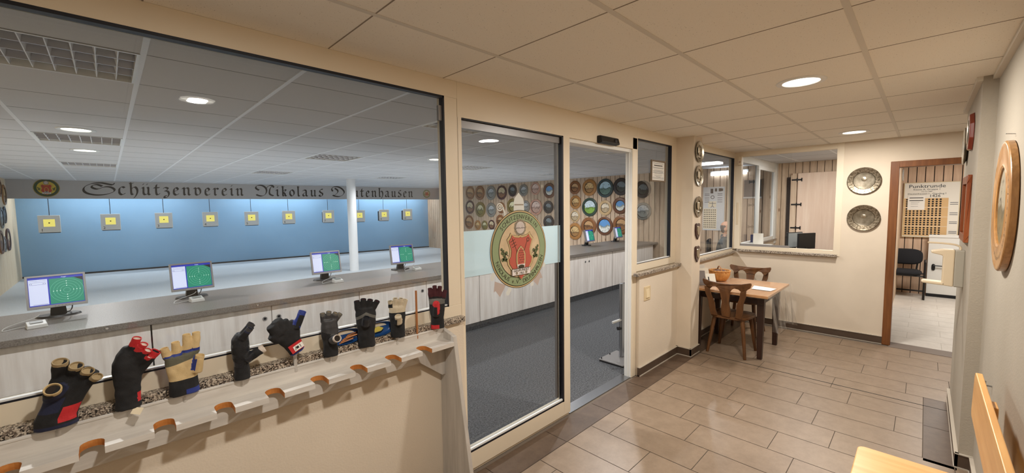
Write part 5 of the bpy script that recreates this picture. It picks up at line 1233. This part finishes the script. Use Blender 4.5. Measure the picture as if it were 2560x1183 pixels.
for y_, z_ in ((.14,.38),(-.2,.38),(.17,.08)):
    mb = MB(); mb.tube([(-.25,y_,z_),(.25,y_,z_)], .013, 8); obj('cross_bar', mb, MAT['black'], t)
t = thing('half_door', 'white half-height door with black lever handle in the far room', 'door', (9.80, -.24, 0), -PI/2)
mb = MB(); mb.box(-.175, 0, .05, .6, .035, 1.04); obj('leaf', mb, MAT['white_frame'], t, bevel=.003)
mb = MB(); mb.box(-.175, -.004, 0, .6, .036, .05); obj('kick_strip', mb, MAT['matte_black'], t)
mb = MB(); mb.box(-.18, -.012, 1.0, .6, .04, 1.045); obj('top_rail', mb, MAT['white_frame'], t, bevel=.003)
mb = MB(); A = [(.022*math.cos(a) - .105, .055*math.copysign(abs(math.sin(a))**.5, math.sin(a)) + .50) for a in [2*PI*q/20 for q in range(20)]]; mb.prism([(x,0,z) for x, z in A], [(x,-.012,z) for x, z in A]); mb.tube([(-.105,-.012,.53),(-.105,-.04,.53),(.03,-.042,.528)], .009, 8); obj('handle', mb, MAT['black'], t, smooth=40)
t = thing('wall_clock', 'round white disc high on the plank side wall of the far room', 'plate', (9.72, .301, 2.06)); t.name = 'wall_disc'
mb = MB(); mb.lathe([(.0,0),(.10,0),(.105,.01),(.098,.018),(.085,.012),(0,.014)], 40, Matrix.Rotation(PI/2, 4, 'X')); obj('disc', mb, MAT['lightgrey'], t, smooth=40)
mb = MB(); mb.lathe([(.0,.014),(.03,.014),(.028,.019),(0,.02)], 24, Matrix.Rotation(PI/2, 4, 'X')); obj('centre_boss', mb, MAT['silver'], t, smooth=40)

# ------------------------------------------------------------------ office behind the corner windows
t = thing('office_cupboard', 'tall pale knotty wooden cupboard door with black hinges in the office', 'cupboard', (8.40, 1.05, 0), -PI/2)
mb = MB(); mb.box(-.50, -.0, .05, .62, .04, 2.11); obj('door', mb, wood('cupboard_pine', (226,198,176), (240,218,198), 'z', .7, .55, knots=(5,.04,(176,136,106))), t, bevel=.003)
mb = MB(); mb.box(-.60, -.0, .05, -.515, .04, 2.11); obj('side_panel', mb, MAT['pine_cool'], t)
mb = MB(); mb.box(-.66, .02, .05, -.6, .04, 2.05); obj('dark_gap', mb, MAT['gap'], t)
for z in (2.0, 1.58, 1.18):
    mb = MB(); mb.box(-.585, -.006, z-.012, -.44, 0, z+.012); mb.tube([(-.507,-.008,z-.03),(-.507,-.008,z+.03)], .008, 8); mb.box(-.45, -.006, z-.03, -.435, 0, z+.03); obj('hinge', mb, MAT['black'], t)
t = thing('office_desk', 'dark office desk behind the corner window', 'desk', (7.25, 1.25, 0))
mb = MB(); mb.box(-.45, -.5, .84, .45, .5, .87); obj('desktop', mb, MAT['fabric_black'], t, bevel=.003)
for x in (-.4, .4):
    mb = MB(); mb.box(x-.02, -.47, 0, x+.02, .47, .84); obj('leg_panel', mb, MAT['silver'], t)
def screen_(label, loc, rz, m):
    t = thing('computer_monitor', label, 'monitor', loc, rz, 'office monitors')
    mb = MB(); mb.box(-.16, -.015, .07, .16, .015, .30); obj('housing', mb, MAT['black'], t, bevel=.006)
    mb = MB(); mb.box(-.15, -.017, .08, .15, -.0155, .29); obj('screen', mb, m, t)
    mb = MB(); mb.box(-.03, -.01, .01, .03, .02, .1); mb.lathe([(0,0),(.1,0),(.09,.012),(0,.014)], 24); obj('stand', mb, MAT['black'], t)
screen_('office monitor with pale grey screen, left of two behind the corner window', (7.28, 1.36, .87), math.radians(-24), M('dim_screen', (150,156,156), .3, emit=.15))
screen_('black-backed office monitor, right of two behind the corner window', (7.15, 1.19, .87), math.radians(152), MAT['ink_soft'])
t = thing('desk_phone', 'small dark blue phone handset standing on the office ledge', 'phone', (6.98, 1.842, .982), -PI/2)
mb = MB(); mb.box(-.028, -.02, .0, .028, .03, .03); obj('cradle', mb, MAT['lightgrey'], t, bevel=.004)
mb = MB(); mb.box(-.02, -.012, .03, .02, .012, .15); mb.box(-.013, -.0135, .1, .013, -.0125, .14); obj('handset', mb, M('phone_blue', (40,46,90), .35), t, bevel=.005)
mb = MB(); mb.prism([(-.06,-.03,0),(.06,-.03,0),(.06,-.028,0),(-.06,-.028,0)], [(-.06,.0,.16),(.06,.0,.16),(.06,.002,.16),(-.06,.002,.16)]); mb.prism([(-.06,.03,0),(.06,.03,0),(.06,.032,0),(-.06,.032,0)], [(-.06,.0,.16),(.06,.0,.16),(.06,.002,.16),(-.06,.002,.16)])
o = obj('paper_stand', mb, MAT['paper'], None, loc=(6.42, 1.62, 1.03), rot=(0,0,-1.2)); tag(o, 'white folded paper tent standing inside the corner window', 'paper')
mb = MB(); mb.box(6.21, 1.48, .985, 6.6, 1.87, 1.03); o = obj('window_ledge', mb, MAT['white_frame'], None); o['kind'] = 'structure'; o.name = 'trim_6'
mb = MB(); mb.box(0, -.14, 1.73, .016, .14, 2.04, 0); mb.box(-.004, -.15, 1.70, .016, .15, 1.73, 1)
o = obj('wall_board', mb, [M('dark_board', (84,84,86), .5), MAT['lightgrey']], None, loc=(RX1-.014, 2.245, 0)); tag(o, 'dark grey board with pale bottom ledge behind the office partition', 'board')
t = thing('tube_lamp', 'bright fluorescent tube lamp on the plank wall behind the corner window', 'lamp', (RX1-.001, 2.65, 2.19), -PI/2); t.name = 'ceiling_tube_lamp'
mb = MB(); mb.box(-.33, -.03, -.0, .33, 0, .05); obj('housing', mb, MAT['white_frame'], t)
mb = MB(); mb.tube([(-.31,-.05,-.01),(.31,-.05,-.01)], .028, 14); obj('tube', mb, MAT['tube'], t, smooth=50)
t = thing('board_reflection', 'grey and white stand-in for the score board reflected in the corner window', 'poster', (RX1-.001, 2.92, 1.52), -PI/2)  # added behind the glass to stand in for the score board's reflection
mb = MB(); mb.box(-.20, -.006, -.43, .20, .002, .42, 0); obj('sheet', mb, M('reflection_grey', (206,208,208), .6), t)
mb = MB(); rect2(mb, -.19, -.40, .06, -.0, -.0066, 1)
for r_ in range(9):
    for c_ in range(7): disc2(mb, -.17+.034*c_, -.03-.042*r_, .011, -.0072, 0, 10)
for x, z, w, h in ((-.06,.34,.05,.09),(.02,.36,.04,.06),(.09,.36,.05,.06),(.12,.36,.05,.05)): rect2(mb, x, z-h/2, x+w, z+h/2, -.0066, 0)
ring2(mb, -.02, .22, .025, .035, -.0066, 0, 20)
for z in (.28,.25,.2,.16,.12): 
    for x in (-.17, .07): rect2(mb, x, z, x+.09, z+.012, -.0066, 2)
rect2(mb, -.1, .02, .05, .14, -.0066, 1); line2(mb, [(-.02,.13),(-.02,.05),(-.05,.02)], .012, -.0074, 2); line2(mb, [(-.08,.1),(.04,.1)], .01, -.0074, 2); line2(mb, [(-.02,.05),(.01,.02)], .012, -.0074, 2)
obj('printing', mb, [MAT['ink'], M('reflection_pale', (226,214,186), .6), MAT['ink_soft']], t, recalc=False)

# seated man, built behind the glass in place of a reflected figure
def skin_mesh(nodes, edges, sub=2):
    """nodes: (pos, (rx, ry)); grown with a skin modifier, returned as a mesh"""
    me = bpy.data.meshes.new('sk'); me.from_pydata([n_[0] for n_ in nodes], edges, [])
    o = bpy.data.objects.new('sk', me); COL.objects.link(o); sk = o.modifiers.new('s', 'SKIN'); sk.use_smooth_shade = True
    lay = me.skin_vertices[0] if me.skin_vertices else None
    for i, n_ in enumerate(nodes):
        me.skin_vertices[0].data[i].radius = n_[1]; me.skin_vertices[0].data[i].use_root = (i == 0)
    sb = o.modifiers.new('u', 'SUBSURF'); sb.levels = sub; sb.render_levels = sub
    m2 = bpy.data.meshes.new_from_object(o.evaluated_get(bpy.context.evaluated_depsgraph_get()))
    bpy.data.objects.remove(o); bpy.data.meshes.remove(me); return m2
pt = thing('person', 'grey-haired person in dark grey jacket sitting in profile, reflected in the corner window', 'person', (7.97, 2.565, 0), math.radians(-166))
N_ = []; E_ = []
def nd_(p, r_, par=None):
    N_.append((p, r_ if isinstance(r_, tuple) else (r_, r_)))
    if par is not None: E_.append((par, len(N_)-1))
    return len(N_)-1
# local: faces +y, pelvis on the seat at 0.46
pel = nd_((0,-.02,.52), (.16,.115)); s1 = nd_((0,-.03,.66), (.15,.11), pel); s2 = nd_((0,-.02,.82), (.165,.115), s1); s3 = nd_((0,.0,.95), (.15,.095), s2); nk = nd_((0,.035,1.03), (.06,.06), s3); hd = nd_((0,.06,1.10), (.06,.07), nk)
for sx in (-1, 1):
    sh_ = nd_((sx*.17,.0,.93), (.065,.065), s3); el_ = nd_((sx*.235,.06,.70), (.048,.048), sh_); wr_ = nd_((sx*.14,.30,.66), (.033,.028), el_); pa = nd_((sx*.11,.38,.655), (.04,.018), wr_)
    for k in range(4):
        b0 = nd_((sx*(.135-.019*k),.425,.655), .0095, pa); b1 = nd_((sx*(.13-.02*k),.455+.006*(k in (1,2)),.65), .009, b0); nd_((sx*(.125-.02*k),.48+.008*(k in (1,2)),.638), .0075, b1)
    th_ = nd_((sx*.075,.375,.652), .011, pa); nd_((sx*.055,.41,.645), .009, th_)
    hp = nd_((sx*.095,.05,.49), (.088,.085), pel); kn = nd_((sx*.12,.42,.48), (.065,.062), hp); ak = nd_((sx*.12,.40,.10), (.042,.042), kn); hl = nd_((sx*.12,.40,.045), (.042,.04), ak); nd_((sx*.13,.54,.035), (.04,.03), hl)
me = skin_mesh(N_, E_); mb = MB()
mb.v = [tuple(v.co) for v in me.vertices]; mb.f = [list(p.vertices) for p in me.polygons]; bpy.data.meshes.remove(me)
def zone(c):
    if c.z > 1.02 and abs(c.x) < .1: return 0
    if c.z > .6 and c.y > .315: return 0
    if c.z < .56 and (c.y > .06 or c.z < .5): return 3 if c.z < .075 else 2
    return 1
mb.m = [zone(sum((Vector(mb.v[i]) for i in f_), Vector()) / len(f_)) for f_ in mb.f]
# head: profile rings with brow, nose, lips and chin
hr = []
for z, w, fr, bkk in ((1.045,.045,.055,.055),(1.065,.058,.095,.062),(1.085,.064,.112,.07),(1.105,.068,.106,.078),(1.125,.071,.112,.086),(1.15,.074,.108,.094),(1.175,.076,.102,.1),(1.195,.077,.108,.102),(1.22,.076,.104,.1),(1.25,.068,.088,.09),(1.275,.05,.06,.066),(1.288,.024,.026,.03)):
    ring_ = []
    for q in range(32):
        a = 2*PI*q/32; c_, s_ = math.cos(a), math.sin(a); d_ = fr if s_ > 0 else bkk
        y_ = d_*s_; x_ = w*c_
        if s_ > .93: 
            if 1.12 < z < 1.16: y_ += .024 - abs(z-1.135)*.5
            if 1.16 <= z < 1.19: y_ += .008
        if .75 < s_ < .93 and 1.16 < z < 1.185: y_ -= .008
        ring_.append((x_, .045 + y_, z))
    hr.append(ring_)
mb.loft(hr, 0)
for sx in (-1, 1):
    mb.lathe([(0,-.006),(.022,-.006),(.026,.002),(.018,.008),(0,.004)], 14, Matrix.Translation((sx*.076,.03,1.15)) @ Matrix.Rotation(sx*PI/2, 4, 'Y') @ Matrix.Scale(1.35, 4, (1,0,0)), 0)
    mb.lathe([(0,0),(.008,.002),(0,.008)], 10, Matrix.Translation((sx*.032,.138,1.172)) @ Matrix.Rotation(-PI/2, 4, 'X'), 4)
mb.box(-.022, .148, 1.0925, .022, .1545, 1.096, 5)
obj('body', mb, [MAT['skin'], MAT['jacket'], MAT['trousers'], MAT['black'], MAT['ink'], M('lip', (168,104,92), .5)], pt, smooth=70)
HT = [(1.045,.045,.055),(1.085,.064,.07),(1.125,.071,.086),(1.15,.074,.094),(1.175,.076,.1),(1.195,.077,.102),(1.22,.076,.1),(1.25,.068,.09),(1.288,.024,.03)]
def hw_(z):
    for a_, b_ in zip(HT, HT[1:]):
        if a_[0] <= z <= b_[0]: k = (z-a_[0])/(b_[0]-a_[0]); return a_[1]+(b_[1]-a_[1])*k, a_[2]+(b_[2]-a_[2])*k
mb = MB(); rings = []
for i_, (z, k) in enumerate(((1.075,1.0),(1.09,1.06),(1.12,1.09),(1.15,1.09),(1.18,1.08),(1.205,1.05),(1.225,.99))):
    w, bk_ = hw_(z); sp = PI*(.28 + .18*min(1, i_/3)); ring_ = []
    for q in range(25):
        a_ = -PI/2 + sp*(2*q/24 - 1); kk = 1 + (k-1)*(1 - abs(2*q/24-1)**3); ring_.append((w*kk*math.cos(a_), .045 + bk_*kk*math.sin(a_), z + .003*math.sin(q*2.1+i_)))
    rings.append(ring_)
mb.loft(rings, 0, caps=False, closed=False)
obj('hair', mb, MAT['hair'], pt, smooth=60)
mb = MB(); mb.lathe([(.058,.985),(.082,.985),(.078,1.03),(.066,1.052),(.06,1.03)], 24); mb.v = [(x, y+.025, z) for x, y, z in mb.v]; obj('collar', mb, MAT['jacket'], pt, smooth=50)
t = thing('office_chair', 'dark chair carrying the seated person behind the corner window', 'chair', (7.97, 2.565, 0), math.radians(-166))
mb = MB(); mb.box(-.22, -.2, .335, .22, .26, .385); obj('seat', mb, MAT['fabric_black'], t, bevel=.02)
mb = MB(); mb.box(-.2, -.27, .55, .2, -.22, .96); obj('backrest', mb, MAT['fabric_black'], t, bevel=.02)
mb = MB(); mb.box(-.03, -.28, .38, .03, -.255, .6); obj('back_stay', mb, MAT['black'], t)
mb = MB(); mb.tube([(0,0,.06),(0,0,.34)], .03, 12); obj('column', mb, MAT['black'], t)
for k in range(5):
    a = 2*PI*k/5; mb = MB(); mb.tube([(0,0,.08),(.27*math.cos(a),.27*math.sin(a),.05)], [.025,.016], 8); mb.tube([(.27*math.cos(a)-.012,.27*math.sin(a),.025),(.27*math.cos(a)+.012,.27*math.sin(a),.025)], .025, 12); obj('foot', mb, MAT['black'], t)
